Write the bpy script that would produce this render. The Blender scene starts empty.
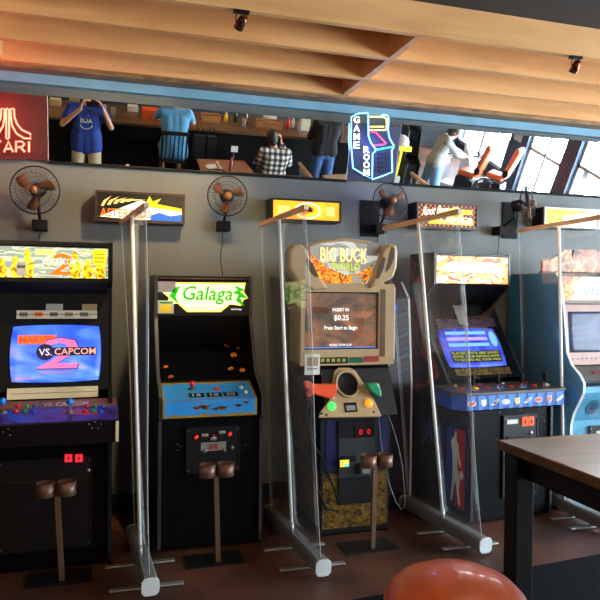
import bpy, bmesh, math, random
from mathutils import Vector, Matrix
random.seed(7)
S = bpy.context.scene
C = S.collection
S.view_settings.view_transform = 'Standard'
S.view_settings.look = 'None'
S.view_settings.exposure = 0.0
S.view_settings.gamma = 1.0
S.view_settings.use_curve_mapping = False
PI = math.pi
# ------------------------------------------------------------------ camera
F = 660.0
CAM = Vector((0, -4.75, 1.55))
YAW, PIT, ROLL = map(math.radians, (17.1, -0.8, 0.6))
fw = Vector((math.sin(YAW)*math.cos(PIT), math.cos(YAW)*math.cos(PIT), math.sin(PIT)))
rt = Vector((math.cos(YAW), -math.sin(YAW), 0)); up = rt.cross(fw)
rt, up = math.cos(ROLL)*rt+math.sin(ROLL)*up, math.cos(ROLL)*up-math.sin(ROLL)*rt
cd = bpy.data.cameras.new('camera'); cam = bpy.data.objects.new('camera', cd); C.objects.link(cam)
cd.sensor_width = 36; cd.lens = F/600*36; cd.clip_start = 0.02; cd.clip_end = 100
R = Matrix((rt, up, -fw)).transposed()
cam.matrix_world = Matrix.Translation(CAM) @ R.to_4x4()
S.camera = cam
def at(x, y, Y):            # the point on the plane y = Y that was measured at photo pixel x, y
    d = fw + rt*(x-300)/F + up*(300-y)/F
    return CAM + d*((Y-CAM.y)/d.y)
# ------------------------------------------------------------------ materials
def lin(c): return tuple(((v/255)/12.92 if v/255 <= .04045 else (((v/255)+.055)/1.055)**2.4) for v in c)
MATS = {}
def mat(name, rgb, rough=.5, metal=0, var=.15, scale=8, bump=0, spec=.5, coat=0):
    if name in MATS: return MATS[name]
    m = bpy.data.materials.new(name); m.use_nodes = True; nt = m.node_tree; b = nt.nodes['Principled BSDF']
    c = lin(rgb)
    b.inputs['Roughness'].default_value = rough; b.inputs['Metallic'].default_value = metal
    b.inputs['Specular IOR Level'].default_value = spec; b.inputs['Coat Weight'].default_value = coat
    tc = nt.nodes.new('ShaderNodeTexCoord'); nz = nt.nodes.new('ShaderNodeTexNoise'); cr = nt.nodes.new('ShaderNodeValToRGB')
    nz.inputs['Scale'].default_value = scale; nz.inputs['Detail'].default_value = 4
    nt.links.new(tc.outputs['Object'], nz.inputs['Vector']); nt.links.new(nz.outputs['Fac'], cr.inputs['Fac'])
    cr.color_ramp.elements[0].position = .3; cr.color_ramp.elements[1].position = .7
    cr.color_ramp.elements[0].color = (*[v*(1-var) for v in c], 1); cr.color_ramp.elements[1].color = (*[min(1, v*(1+var)) for v in c], 1)
    nt.links.new(cr.outputs['Color'], b.inputs['Base Color'])
    if bump:
        bp = nt.nodes.new('ShaderNodeBump'); bp.inputs['Strength'].default_value = bump
        nt.links.new(nz.outputs['Fac'], bp.inputs['Height']); nt.links.new(bp.outputs['Normal'], b.inputs['Normal'])
    MATS[name] = m; return m
def glow(name, rgb, s=1.0):
    if name in MATS: return MATS[name]
    m = bpy.data.materials.new(name); m.use_nodes = True; nt = m.node_tree; b = nt.nodes['Principled BSDF']
    b.inputs['Base Color'].default_value = (*[v*.5 for v in lin(rgb)], 1)
    b.inputs['Emission Color'].default_value = (*lin(rgb), 1); b.inputs['Emission Strength'].default_value = s
    b.inputs['Roughness'].default_value = .3
    MATS[name] = m; return m
def art(name, cols, scale=6, s=0.0, stretch=(1, 1, 1), rough=.35, dist=1.5, const=True):
    """printed artwork: blotches of several inks; s > 0 when it is lit from behind"""
    if name in MATS: return MATS[name]
    m = bpy.data.materials.new(name); m.use_nodes = True; nt = m.node_tree; b = nt.nodes['Principled BSDF']
    tc = nt.nodes.new('ShaderNodeTexCoord'); mp = nt.nodes.new('ShaderNodeMapping'); nz = nt.nodes.new('ShaderNodeTexNoise'); cr = nt.nodes.new('ShaderNodeValToRGB')
    mp.inputs['Scale'].default_value = stretch
    nz.inputs['Scale'].default_value = scale; nz.inputs['Detail'].default_value = 3; nz.inputs['Distortion'].default_value = dist
    nt.links.new(tc.outputs['Object'], mp.inputs['Vector']); nt.links.new(mp.outputs['Vector'], nz.inputs['Vector']); nt.links.new(nz.outputs['Fac'], cr.inputs['Fac'])
    r = cr.color_ramp; r.interpolation = 'CONSTANT' if const else 'LINEAR'
    n = len(cols)
    for i, c in enumerate(cols):
        p = .28 + .42*i/max(1, n-1) if i else 0
        e = r.elements[0] if i == 0 else (r.elements[1] if i == 1 else r.elements.new(p))
        e.position = p; e.color = (*lin(c), 1)
    nt.links.new(cr.outputs['Color'], b.inputs['Base Color']); b.inputs['Roughness'].default_value = rough
    if s:
        nt.links.new(cr.outputs['Color'], b.inputs['Emission Color']); b.inputs['Emission Strength'].default_value = s
    MATS[name] = m; return m
def wood(name, a, b_, axis=(1, 12, 12), rough=.5, scale=2.5):
    if name in MATS: return MATS[name]
    m = bpy.data.materials.new(name); m.use_nodes = True; nt = m.node_tree; b = nt.nodes['Principled BSDF']
    tc = nt.nodes.new('ShaderNodeTexCoord'); mp = nt.nodes.new('ShaderNodeMapping'); nz = nt.nodes.new('ShaderNodeTexNoise'); cr = nt.nodes.new('ShaderNodeValToRGB')
    mp.inputs['Scale'].default_value = axis; nz.inputs['Scale'].default_value = scale; nz.inputs['Detail'].default_value = 6; nz.inputs['Distortion'].default_value = .6
    nt.links.new(tc.outputs['Object'], mp.inputs['Vector']); nt.links.new(mp.outputs['Vector'], nz.inputs['Vector']); nt.links.new(nz.outputs['Fac'], cr.inputs['Fac'])
    cr.color_ramp.elements[0].position = .35; cr.color_ramp.elements[1].position = .65
    cr.color_ramp.elements[0].color = (*lin(a), 1); cr.color_ramp.elements[1].color = (*lin(b_), 1)
    nt.links.new(cr.outputs['Color'], b.inputs['Base Color']); b.inputs['Roughness'].default_value = rough
    bp = nt.nodes.new('ShaderNodeBump'); bp.inputs['Strength'].default_value = .15
    nt.links.new(nz.outputs['Fac'], bp.inputs['Height']); nt.links.new(bp.outputs['Normal'], b.inputs['Normal'])
    MATS[name] = m; return m
def clear(name, tint=(1, 1, 1), refl=.08, rough=.05, haze=0.0):
    if name in MATS: return MATS[name]
    m = bpy.data.materials.new(name); m.use_nodes = True; nt = m.node_tree; nt.nodes.clear()
    o = nt.nodes.new('ShaderNodeOutputMaterial'); t = nt.nodes.new('ShaderNodeBsdfTransparent'); g = nt.nodes.new('ShaderNodeBsdfGlossy'); mx = nt.nodes.new('ShaderNodeMixShader')
    t.inputs['Color'].default_value = (*tint, 1); g.inputs['Roughness'].default_value = rough
    lw_ = nt.nodes.new('ShaderNodeLayerWeight'); pw = nt.nodes.new('ShaderNodeMath'); pw.operation = 'POWER'; pw.inputs[1].default_value = 5
    nt.links.new(lw_.outputs['Facing'], pw.inputs[0])
    ad = nt.nodes.new('ShaderNodeMath'); ad.operation = 'MULTIPLY_ADD'; ad.inputs[1].default_value = refl*8; ad.inputs[2].default_value = refl*.6
    nt.links.new(pw.outputs[0], ad.inputs[0])
    cl = nt.nodes.new('ShaderNodeClamp'); nt.links.new(ad.outputs[0], cl.inputs[0])
    nt.links.new(cl.outputs[0], mx.inputs[0]); nt.links.new(t.outputs[0], mx.inputs[1]); nt.links.new(g.outputs[0], mx.inputs[2])
    last = mx
    if haze:
        df = nt.nodes.new('ShaderNodeBsdfDiffuse'); df.inputs['Color'].default_value = (.75, .78, .8, 1); m2 = nt.nodes.new('ShaderNodeMixShader')
        m2.inputs[0].default_value = haze; nt.links.new(mx.outputs[0], m2.inputs[1]); nt.links.new(df.outputs[0], m2.inputs[2]); last = m2
    nt.links.new(last.outputs[0], o.inputs['Surface'])
    MATS[name] = m; return m
black = mat('black_laminate', (8, 8, 10), .35, var=.25, spec=.35)
matte = mat('matte_black', (6, 6, 7), .8, spec=.3)
metal = mat('brushed_metal', (150, 150, 150), .35, .9)
alu = mat('silver_aluminium', (165, 168, 165), .38, .75)
dark_metal = mat('dark_metal', (30, 30, 32), .4, .6)
white = mat('white_plastic', (225, 225, 220), .4)
cream = mat('cream_plastic', (214, 205, 170), .45)
grey = mat('grey_plastic', (95, 100, 105), .5)
red = mat('red_plastic', (205, 30, 25), .3); blue = mat('blue_plastic', (25, 75, 200), .3)
green = mat('green_plastic', (20, 140, 50), .3); yellow = mat('yellow_plastic', (235, 200, 40), .35); orange = mat('orange_plastic', (235, 85, 25), .4)
paper = mat('paper_white', (205, 200, 185), .7); glassdark = mat('dark_screen_glass', (8, 9, 12), .08, coat=.3)
# ------------------------------------------------------------------ mesh builder
class Fr:                                   # flat frame: origin, right, up; n points to the viewer of the face
    def __init__(s, o, u=(1, 0, 0), v=(0, 0, 1)):
        s.o = Vector(o); s.u = Vector(u).normalized(); s.v = Vector(v).normalized(); s.n = s.u.cross(s.v).normalized()
    def p(s, a, b, c=0): return s.o + s.u*a + s.v*b + s.n*c
def ctext(t, ext=0.01):
    cu = bpy.data.curves.new('t', 'FONT'); cu.body = t; cu.extrude = ext; cu.align_x = 'LEFT'; cu.resolution_u = 2; cu.offset = .012
    ob = bpy.data.objects.new('t', cu); C.objects.link(ob)
    me = bpy.data.meshes.new_from_object(ob)
    vs = [v.co.copy() for v in me.vertices]; fs = [list(p.vertices) for p in me.polygons]
    bpy.data.objects.remove(ob); bpy.data.curves.remove(cu); bpy.data.meshes.remove(me)
    return vs, fs
class MB:
    def __init__(s): s.bm = bmesh.new(); s.ms = []
    def mi(s, m):
        if m not in s.ms: s.ms.append(m)
        return s.ms.index(m)
    def faces(s, vs, fs, m, smooth=False):
        k = s.mi(m); bv = [s.bm.verts.new(v) for v in vs]
        for f in fs:
            try:
                q = s.bm.faces.new([bv[i] for i in f]); q.material_index = k; q.smooth = smooth
            except ValueError: pass
        return s
    def box(s, a, b, m):
        (x0, y0, z0), (x1, y1, z1) = a, b
        v = [(x, y, z) for z in (z0, z1) for y in (y0, y1) for x in (x0, x1)]
        return s.faces(v, [(0, 2, 3, 1), (4, 5, 7, 6), (0, 1, 5, 4), (2, 6, 7, 3), (0, 4, 6, 2), (1, 3, 7, 5)], m)
    def prism(s, prof, x0, x1, m):          # profile in (y, z), extruded along x
        n = len(prof); v = [(x0, y, z) for y, z in prof]+[(x1, y, z) for y, z in prof]
        return s.faces(v, [tuple(range(n)), tuple(range(2*n-1, n-1, -1))]+[(i, i+n, (i+1) % n+n, (i+1) % n) for i in range(n)], m)
    def zprism(s, pts, z0, z1, m):
        n = len(pts); v = [(x, y, z0) for x, y in pts]+[(x, y, z1) for x, y in pts]
        return s.faces(v, [tuple(range(n-1, -1, -1)), tuple(range(n, 2*n))]+[(i, (i+1) % n, (i+1) % n+n, i+n) for i in range(n)], m)
    def poly(s, f, pts, m, off=.001, th=.002):
        n = len(pts); v = [f.p(a, b, off+th) for a, b in pts]+[f.p(a, b, off-.0005) for a, b in pts]
        return s.faces(v, [tuple(range(n)), tuple(range(2*n-1, n-1, -1))]+[(i, i+n, (i+1) % n+n, (i+1) % n) for i in range(n)], m)
    def rect(s, f, u0, v0, u1, v1, m, off=.001, th=.002): return s.poly(f, [(u0, v0), (u1, v0), (u1, v1), (u0, v1)], m, off, th)
    def oval(s, f, u, v, ru, rv, m, off=.001, th=.002, n=20, rot=0):
        c, q = math.cos(rot), math.sin(rot)
        return s.poly(f, [(u+ru*math.cos(t)*c-rv*math.sin(t)*q, v+ru*math.cos(t)*q+rv*math.sin(t)*c) for t in [2*PI*i/n for i in range(n)]], m, off, th)
    def text(s, f, t, u0, v0, u1, v1, m, off=.003, th=.001, shear=0, rise=0):
        vs, fs = ctext(t)
        if not vs: return s
        x0 = min(v.x for v in vs); x1 = max(v.x for v in vs); y0 = min(v.y for v in vs); y1 = max(v.y for v in vs)
        sx = (u1-u0)/(x1-x0); sy = (v1-v0)/(y1-y0)
        return s.faces([f.p(u0+(v.x-x0)*sx+shear*(v.y-y0)*sy, v0+(v.y-y0)*sy+rise*(v.x-x0)*sx, off+(th if v.z > 0 else 0)) for v in vs], fs, m)
    def tube(s, pts, r, m, n=8, closed=False, sq=False):
        pts = [Vector(p) for p in pts]; N = len(pts); rings = []; prev = None
        for i, p in enumerate(pts):
            a = pts[(i-1) % N] if (closed or i) else p; b = pts[(i+1) % N] if (closed or i < N-1) else p
            t = (b-a).normalized() if (b-a).length > 1e-9 else Vector((0, 0, 1))
            if prev is None:
                w = Vector((0, 0, 1)) if abs(t.z) < .9 else Vector((0, 1, 0)); x = t.cross(w).normalized()
            else:
                x = prev-t*prev.dot(t)
                x = x.normalized() if x.length > 1e-6 else t.orthogonal().normalized()
            prev = x; y = t.cross(x); rr = r[i] if isinstance(r, (list, tuple)) else r
            ph = PI/4 if n == 4 else 0
            rings.append([p+x*rr*math.cos(2*PI*k/n+ph)+y*rr*math.sin(2*PI*k/n+ph) for k in range(n)])
        v = [q for g in rings for q in g]; f = []
        for i in range(N if closed else N-1):
            j = (i+1) % N
            f += [(i*n+k, i*n+(k+1) % n, j*n+(k+1) % n, j*n+k) for k in range(n)]
        if not closed: f += [tuple(range(n-1, -1, -1)), tuple((N-1)*n+k for k in range(n))]
        return s.faces(v, f, m, smooth=n > 4)
    def lathe(s, o, ax, prof, m, n=24, sx=1.0):           # prof: (radius, height along axis)
        o = Vector(o); ax = Vector(ax).normalized(); x = ax.orthogonal().normalized(); y = ax.cross(x)
        v = []; f = []
        for r, h in prof:
            v += [o+ax*h+x*max(r, 1e-5)*math.cos(2*PI*k/n)+y*max(r, 1e-5)*sx*math.sin(2*PI*k/n) for k in range(n)]
        for i in range(len(prof)-1): f += [(i*n+k, i*n+(k+1) % n, (i+1)*n+(k+1) % n, (i+1)*n+k) for k in range(n)]
        f += [tuple(range(n-1, -1, -1)), tuple((len(prof)-1)*n+k for k in range(n))]
        return s.faces(v, f, m, smooth=True)
    def ball(s, c, r, m, n=12, sc=(1, 1, 1)):
        c = Vector(c); v = []; f = []; h = n//2+1
        for i in range(h+1):
            a = PI*i/h
            v += [(c.x+r*sc[0]*max(math.sin(a), 1e-3)*math.cos(2*PI*k/n), c.y+r*sc[1]*max(math.sin(a), 1e-3)*math.sin(2*PI*k/n), c.z+r*sc[2]*math.cos(a)) for k in range(n)]
        for i in range(h): f += [(i*n+k, (i+1)*n+k, (i+1)*n+(k+1) % n, i*n+(k+1) % n) for k in range(n)]
        f += [tuple(range(n)), tuple(h*n+k for k in range(n-1, -1, -1))]
        return s.faces(v, f, m, smooth=True)
    def cone(s, a, b, ra, rb, m, n=12):
        s.ball(a, ra, m, n); s.ball(b, rb, m, n)
        return s.tube([a, b], [ra, rb], m, n)
    def build(s, name, parent=None, bevel=0, seg=2, label=None):
        bmesh.ops.recalc_face_normals(s.bm, faces=s.bm.faces)
        o0 = Vector((0, 0, 0)); p = parent
        while p is not None: o0 += p.location; p = p.parent
        if parent is not None: bmesh.ops.translate(s.bm, verts=s.bm.verts, vec=-o0)
        me = bpy.data.meshes.new(name); s.bm.to_mesh(me); s.bm.free()
        for m in s.ms: me.materials.append(m)
        ob = bpy.data.objects.new(name, me); C.objects.link(ob); ob.parent = parent
        if bevel:
            bv = ob.modifiers.new('bevel', 'BEVEL'); bv.width = bevel; bv.segments = seg; bv.limit_method = 'ANGLE'; bv.angle_limit = math.radians(40)
        if label: ob['label'] = label
        return ob
    def top(s, name, label, cat, group=None, bevel=0):     # a thing that is one mesh: origin moved to its base
        xs = [v.co for v in s.bm.verts]; b = Vector((sum(v.x for v in xs)/len(xs), sum(v.y for v in xs)/len(xs), min(v.z for v in xs)))
        bmesh.ops.translate(s.bm, verts=s.bm.verts, vec=-b)
        o = s.build(name, bevel=bevel); o.location = b; o['label'] = label; o['category'] = cat
        if group: o['group'] = group
        return o
def struct(o): o['kind'] = 'structure'; return o
def thing(name, label, cat, loc=(0, 0, 0), group=None):
    o = bpy.data.objects.new(name, None); C.objects.link(o); o.location = loc; o.empty_display_size = .1
    o['label'] = label; o['category'] = cat
    if group: o['group'] = group
    return o
def copy_tree(o, parent=None):
    c = o.copy(); C.objects.link(c); c.parent = parent
    for ch in [x for x in bpy.data.objects if x.parent == o]: copy_tree(ch, c)
    return c
# ------------------------------------------------------------------ room
XL, XR, YB = -3.2, 8.0, -9.4
wallm = mat('grey_wall_paint', (100, 107, 108), .6, var=.12, scale=2.0, bump=.04)
darkwall = mat('dark_wall_paint', (40, 42, 45), .7, scale=1.5)
struct(MB().box((XL-.1, 0, 0), (XR+.1, .12, 3.3), wallm).build('wall_front'))
struct(MB().box((XL-.12, YB, 0), (XL, 0, 3.3), darkwall).build('wall_left'))
struct(MB().box((XL-.1, YB-.12, 0), (XR+.1, YB, 3.3), darkwall).build('wall_back'))
floorm = bpy.data.materials.new('worn_brown_floor'); floorm.use_nodes = True
nt = floorm.node_tree; b = nt.nodes['Principled BSDF']; tc = nt.nodes.new('ShaderNodeTexCoord')
n1 = nt.nodes.new('ShaderNodeTexNoise'); n1.inputs['Scale'].default_value = 2.2; n1.inputs['Detail'].default_value = 8
n2 = nt.nodes.new('ShaderNodeTexNoise'); n2.inputs['Scale'].default_value = 14; n2.inputs['Detail'].default_value = 4
cr = nt.nodes.new('ShaderNodeValToRGB'); cr.color_ramp.elements[0].position = .3; cr.color_ramp.elements[1].position = .72
cr.color_ramp.elements[0].color = (*lin((44, 28, 22)), 1); cr.color_ramp.elements[1].color = (*lin((100, 60, 42)), 1)
mr = nt.nodes.new('ShaderNodeMapRange'); mr.inputs['To Min'].default_value = .38; mr.inputs['To Max'].default_value = .62
nt.links.new(tc.outputs['Object'], n1.inputs['Vector']); nt.links.new(tc.outputs['Object'], n2.inputs['Vector'])
nt.links.new(n1.outputs['Fac'], cr.inputs['Fac']); nt.links.new(cr.outputs['Color'], b.inputs['Base Color'])
nt.links.new(n2.outputs['Fac'], mr.inputs['Value']); nt.links.new(mr.outputs[0], b.inputs['Roughness'])
struct(MB().box((XL-.1, YB-.1, -.1), (XR+.1, .1, 0), floorm).build('floor'))
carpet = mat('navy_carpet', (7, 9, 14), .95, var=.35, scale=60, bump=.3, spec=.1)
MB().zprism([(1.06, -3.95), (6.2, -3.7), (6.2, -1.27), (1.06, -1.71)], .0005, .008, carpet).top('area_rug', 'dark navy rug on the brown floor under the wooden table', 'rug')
joistm = wood('ceiling_pine', (208, 152, 92), (232, 178, 116), (.6, 5, 5), .6, 1.6)
struct(MB().box((XL-.1, -1.411, 3.19), (XR+.1, .05, 3.3), joistm).build('ceiling'))
darkceil = mat('dark_soffit', (42, 38, 33), .8)
struct(MB().box((XL-.1, YB-.1, 3.165), (XR+.1, -1.411, 3.3), darkceil).build('ceiling_soffit'))
jr = 0
for k, y in enumerate((-.17, -.575, -.985, -1.39)):
    jr += 1
    struct(MB().box((XL, y-.02, 2.985 if k else 2.99), (XR, y+.02, 3.19), joistm).build('trim_%d' % jr))
for y0, y1 in ((-.56, -.19), (-.965, -.595), (-1.37, -1.005)):
    jr += 1; struct(MB().box((1.71, y0+.004, 2.99), (1.755, y1-.004, 3.19), joistm).build('trim_%d' % jr))
    jr += 1; struct(MB().box((-.62, y0+.004, 2.99), (-.58, y1-.004, 3.19), joistm).build('trim_%d' % jr))
jr += 1; struct(MB().box((XL, -.148, 2.968), (XR, -.001, 2.995), wood('rough_plate', (96, 72, 46), (150, 116, 78), (3, 10, 10))).build('trim_%d' % jr))
bluep = mat('blue_painted_board', (118, 166, 192), .6, var=.1, scale=5)
jr += 1; struct(MB().box((XL, -.05, 2.902), (XR, -.001, 2.966), bluep).build('trim_%d' % jr, bevel=.003))
struct(MB().box((XL, -.02, .0), (XR, -.001, .12), mat('black_skirting', (18, 18, 20), .5)).build('baseboard_front'))
# window wall on the right
colm = mat('slate_column_paint', (66, 82, 104), .6)
frame_m = mat('pale_window_frame', (200, 205, 208), .5)
struct(MB().box((XR, YB, 2.75), (XR+.2, 0, 3.3), colm).build('wall_right'))
piers = [(YB, -9.2), (-7.05, -6.45), (-5.35, -4.98), (-3.1, -2.7), (-.7, 0)]
for i, (a, c_) in enumerate(piers):
    struct(MB().box((XR-.06, a, 0), (XR+.2, c_, 2.75), colm).build('wall_pier_%d' % (i+1)))
wins = [(-9.2, -7.05, .25, 2), (-4.98, -3.1, .45, 2), (-2.7, -.7, .45, 2)]
pane = clear('window_glass', (.95, .97, .98), .05, .0)
for i, (a, c_, sill, nb) in enumerate(wins):
    struct(MB().box((XR, a, 0), (XR+.2, c_, sill), colm).build('wall_sill_%d' % (i+1)))
    w = MB()
    for yy in (a, c_-.06, (a+c_)/2-.03): w.box((XR+.02, yy, sill), (XR+.1, yy+.06, 2.75), frame_m)
    for zz in (sill, 1.12, 2.69): w.box((XR+.02, a, zz), (XR+.1, c_, zz+.06), frame_m)
    wo = struct(w.build('window_%d' % (i+1)))
    g = MB().box((XR+.055, a+.06, sill+.06), (XR+.06, c_-.06, 2.69), pane).build('window_pane', wo)
d = MB()
for yy in (-6.45, -5.41, -5.95): d.box((XR+.02, yy, 0), (XR+.1, yy+.06, 2.75), frame_m)
for zz in (0.0, .95, 2.2, 2.69): d.box((XR+.02, -6.45, zz), (XR+.1, -5.35, zz+.06), frame_m)
do = struct(d.build('door_1'))
MB().box((XR+.055, -6.39, .06), (XR+.06, -5.41, 2.69), pane).build('door_pane', do)
MB().tube([(XR-.02, -5.85, .9), (XR-.02, -5.85, 1.3)], .012, metal).build('door_handle', do)
struct(MB().box((XR+.2, YB-4, -.12), (XR+14, 4, -.02), mat('pale_pavement', (170, 170, 165), .8)).build('ground_outside'))
# parked car outside
car = thing('parked_car', 'pale parked car on the street outside the glass door', 'car', (11.5, -7.2, 0))
cw = mat('white_car_paint', (165, 172, 180), .25)
MB().prism([(-9.2, .3), (-9.25, .75), (-8.4, .9), (-7.9, 1.4), (-6.3, 1.42), (-5.7, .95), (-5.1, .85), (-5.1, .3)], 10.7, 12.3, cw).build('car_body', car, bevel=.05)
MB().prism([(-8.25, .93), (-7.8, 1.33), (-6.4, 1.35), (-5.95, .97)], 10.68, 12.32, glassdark).build('side_window', car)
for y in (-8.4, -5.9): MB().lathe((10.66, y, .31), (1, 0, 0), [(.05, 0), (.2, 0), (.31, .03), (.31, .2), (.2, .22)], matte).build('wheel', car)
# ------------------------------------------------------------------ mirrors and neon boards along the wall
T = math.radians(15)
mirr = bpy.data.materials.new('mirror_silver'); mirr.use_nodes = True
b = mirr.node_tree.nodes['Principled BSDF']; b.inputs['Metallic'].default_value = 1; b.inputs['Roughness'].default_value = 0.0
b.inputs['Base Color'].default_value = (.86, .88, .88, 1)
dirt = mirr.node_tree.nodes.new('ShaderNodeTexNoise'); dirt.inputs['Scale'].default_value = 3
mrr = mirr.node_tree.nodes.new('ShaderNodeMapRange'); mrr.inputs['To Min'].default_value = .0; mrr.inputs['To Max'].default_value = .012
mirr.node_tree.links.new(dirt.outputs['Fac'], mrr.inputs['Value']); mirr.node_tree.links.new(mrr.outputs[0], b.inputs['Roughness'])
tv = Vector((0, -math.sin(T), math.cos(T)))
def slab(x0, x1, z_bot, z_top, m, name, parent, dep=.006):
    L = (z_top-z_bot)/math.cos(T); o = Vector((0, -.0246-(z_bot-2.4)*math.tan(T), z_bot)); n = Vector((0, -math.cos(T), -math.sin(T)))
    a = o; b_ = o+tv*L
    return MB().prism([(a.y, a.z), (b_.y, b_.z), (b_.y-n.y*dep, b_.z-n.z*dep), (a.y-n.y*dep, a.z-n.z*dep)], x0, x1, m).build(name, parent)
def leaning(name, x0, x1, label, cat, m, part, zt=2.805):
    r = thing(name, label, cat, ((x0+x1)/2, -.01, 2.395))
    slab(x0+.004, x1-.004, 2.40, zt, m, part, r)
    for xa in (x0+.01, x1-.04, ):
        MB().prism([(-.001, 2.4), (-.001, zt), (-.118, zt-.002), (-.016, 2.4)], xa, xa+.03, matte).build('wedge_bracket', r)
    MB().box((x0, -.034, 2.385), (x1, -.001, 2.399), matte).build('bottom_rail', r)
    for xa in (x0, x1-.004): MB().prism([(-.024, 2.4), (-.1335, zt), (-.125, zt+.002), (-.016, 2.402)], xa, xa+.004, frame_m).build('edge_strip', r)
    return r
leaning('wall_mirror', -.318, 1.815, 'long horizontal mirror reflecting the man in the blue shirt and the bar', 'mirror', mirr, 'mirror_glass')
leaning('wall_mirror', 2.215, 6.6, 'long horizontal mirror reflecting orange seats and bright windows', 'mirror', mirr, 'mirror_glass', 2.83)
# red neon sign
nb = thing('neon_sign', 'red neon sign reading ATARI in front of a red-lit board, far left', 'neon sign', (-.62, -.05, 2.4))
slab(-.98, -.325, 2.40, 2.80, mat('dark_red_board', (70, 22, 22), .6), 'backboard', nb, .012)
MB().prism([(-.001, 2.4), (-.001, 2.8), (-.115, 2.795), (-.014, 2.4)], -.97, -.33, matte).build('wedge_bracket', nb)
nred = glow('neon_red_tube', (255, 110, 85), 5.0)
YN = -.19
def on_board(px, py, off):        # the point measured at px, py on the leaning plane of the boards, off metres in front
    d = fw + rt*(px-300)/F + up*(300-py)/F; n = Vector((0, -math.cos(T), -math.sin(T))); o = Vector((0, -.0246, 2.4))+n*off
    return CAM + d*((o-CAM).dot(n)/d.dot(n))
def A(px, py): return on_board(px, py, .035)
ne = MB()
def mirx(p, c=7.6): return [(2*c-x, y) for x, y in p]
bars = [(5.9, 109), (5.6, 136)]
legr = [(10.2, 109), (10.8, 117), (13.5, 124), (18.5, 130.5), (25, 134.5), (30, 135)]
legr2 = [(30, 135), (30.3, 138.8), (24, 139), (16, 134.5), (11.5, 129), (8.9, 121), (9.4, 109), (10.2, 108.5)]
ne.tube([A(*p) for p in [(6.2, 138), (6.2, 109.3), (7.6, 108.3), (9, 109.3), (9, 138), (7.6, 139), (6.2, 138)]], .0055, nred, 8)
ne.tube([A(*p) for p in [(14, 108.8), (14.3, 117), (17, 124), (22, 130), (30.5, 134), (30.5, 138.6), (24, 138.2), (16.5, 133.5), (12.2, 126), (10.8, 118), (10.6, 108.8), (14, 108.8)]], .0055, nred, 8)
ne.tube([A(*p) for p in mirx([(14, 108.8), (14.3, 117), (17, 124), (22, 130), (30.5, 134), (30.5, 138.6), (24, 138.2), (16.5, 133.5), (12.2, 126), (10.8, 118), (10.6, 108.8), (14, 108.8)])], .0055, nred, 8)
ne.build('neon_emblem', nb)
nl = MB()
def stroke(pts): nl.tube([A(*p) for p in pts], .006, nred, 8)
stroke([(-17, 152), (-13, 141), (-9, 152)]); stroke([(-15, 148.5), (-11, 148.5)])
stroke([(-7, 141.3), (1, 141.3)]); stroke([(-3, 141.3), (-3, 152)])
stroke([(3, 152), (7.5, 141), (12, 152)] if False else [(4, 152), (8.5, 141.5), (13, 152)]); stroke([(6, 148.8), (11, 148.8)])
stroke([(16, 152), (16, 141.5), (22, 141.6), (24.4, 144), (22, 147), (17.5, 147.2)]); stroke([(20.5, 147.2), (25, 152)])
stroke([(29, 141.5), (29, 152)])
stroke([(-7, 152), (-7, 152.2)])
nl.build('neon_lettering', nb)
MB().tube([A(-30, 157), A(26, 158.5)], .013, mat('neon_transformer', (70, 20, 18), .5), 4).build('mounting_bar', nb)
# game room neon
gb = thing('neon_sign', 'blue neon sign shaped like an arcade cabinet reading GAME ROOM', 'neon sign', (2.02, -.05, 2.4))
slab(1.818, 2.21, 2.40, 2.81, mat('navy_board', (24, 32, 62), .5), 'backboard', gb, .012)
MB().prism([(-.001, 2.4), (-.001, 2.8), (-.118, 2.797), (-.014, 2.4)], 1.85, 2.20, matte).build('wedge_bracket', gb)
nblue = glow('neon_blue_tube', (120, 185, 255), 3.6); nyel = glow('neon_yellow_tube', (255, 235, 120), 2.5); npink = glow('neon_pink_tube', (255, 70, 110), 2.5); nteal = glow('neon_teal_tube', (60, 230, 190), 2.5)
YG = -.20
def G(px, py): return on_board(px, py, .022)
g = MB()
g.tube([G(*p) for p in [(351.3, 117), (358, 113.6), (367.6, 112.8), (368.2, 118), (368.5, 136), (371, 143), (375.6, 149), (375, 151.5), (372.6, 153.5), (372.2, 179.2), (362, 173.5), (353, 168), (351.5, 150), (350.7, 140), (351.2, 130)]], .0055, nblue, 8, True)
g.tube([G(*p) for p in [(380.5, 116), (383, 114.6), (387, 115), (388.8, 118), (388, 130), (389.5, 138), (393.8, 145.5), (393.5, 147.5), (391.8, 150), (392.4, 172), (382, 176.2), (372.4, 179.4)]], .0055, nblue, 8)
g.build('blue_outline_tube', gb)
MB().tube([G(394, 146.5), G(376, 149.8)], .006, nteal).build('teal_tube', gb)
MB().tube([G(*p) for p in [(369.5, 116.6), (384, 117), (386.6, 119), (386.6, 127.5), (385.5, 130), (370, 130)]], .0055, nyel).tube([G(370, 126.6), G(384, 126.6)], .005, nyel).build('yellow_tube', gb)
MB().tube([G(*p) for p in [(371, 132), (376, 132.5), (386, 143.5), (384.5, 144.4), (372.5, 145.2)]], .005, npink).build('pink_tube', gb)
nlet = glow('neon_letter_tube', (250, 245, 205), 2.6)
def letters(txt, cx, y0, w, h, step, name):
    for i, chh in enumerate(txt):
        cy = y0+i*step
        a = G(cx-w/2, cy+h/2); c_ = G(cx+w/2, cy+h/2); e = G(cx-w/2, cy-h/2)
        f = Fr(a, c_-a, e-a)
        MB().text(f, chh, 0, 0, (c_-a).length, (e-a).length, nlet, 0, .006).build('neon_letter', gb)
letters('GAME', 356.5, 119.8, 6, 6.6, 8.4, 'g')
letters('ROOM', 366.4, 149.5, 6, 6.6, 7.6, 'r')
gg = MB()
for i in range(5): gg.tube([G(377, 154+i*4.6), G(390, 152.5+i*4.4)], .002, matte)
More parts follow.
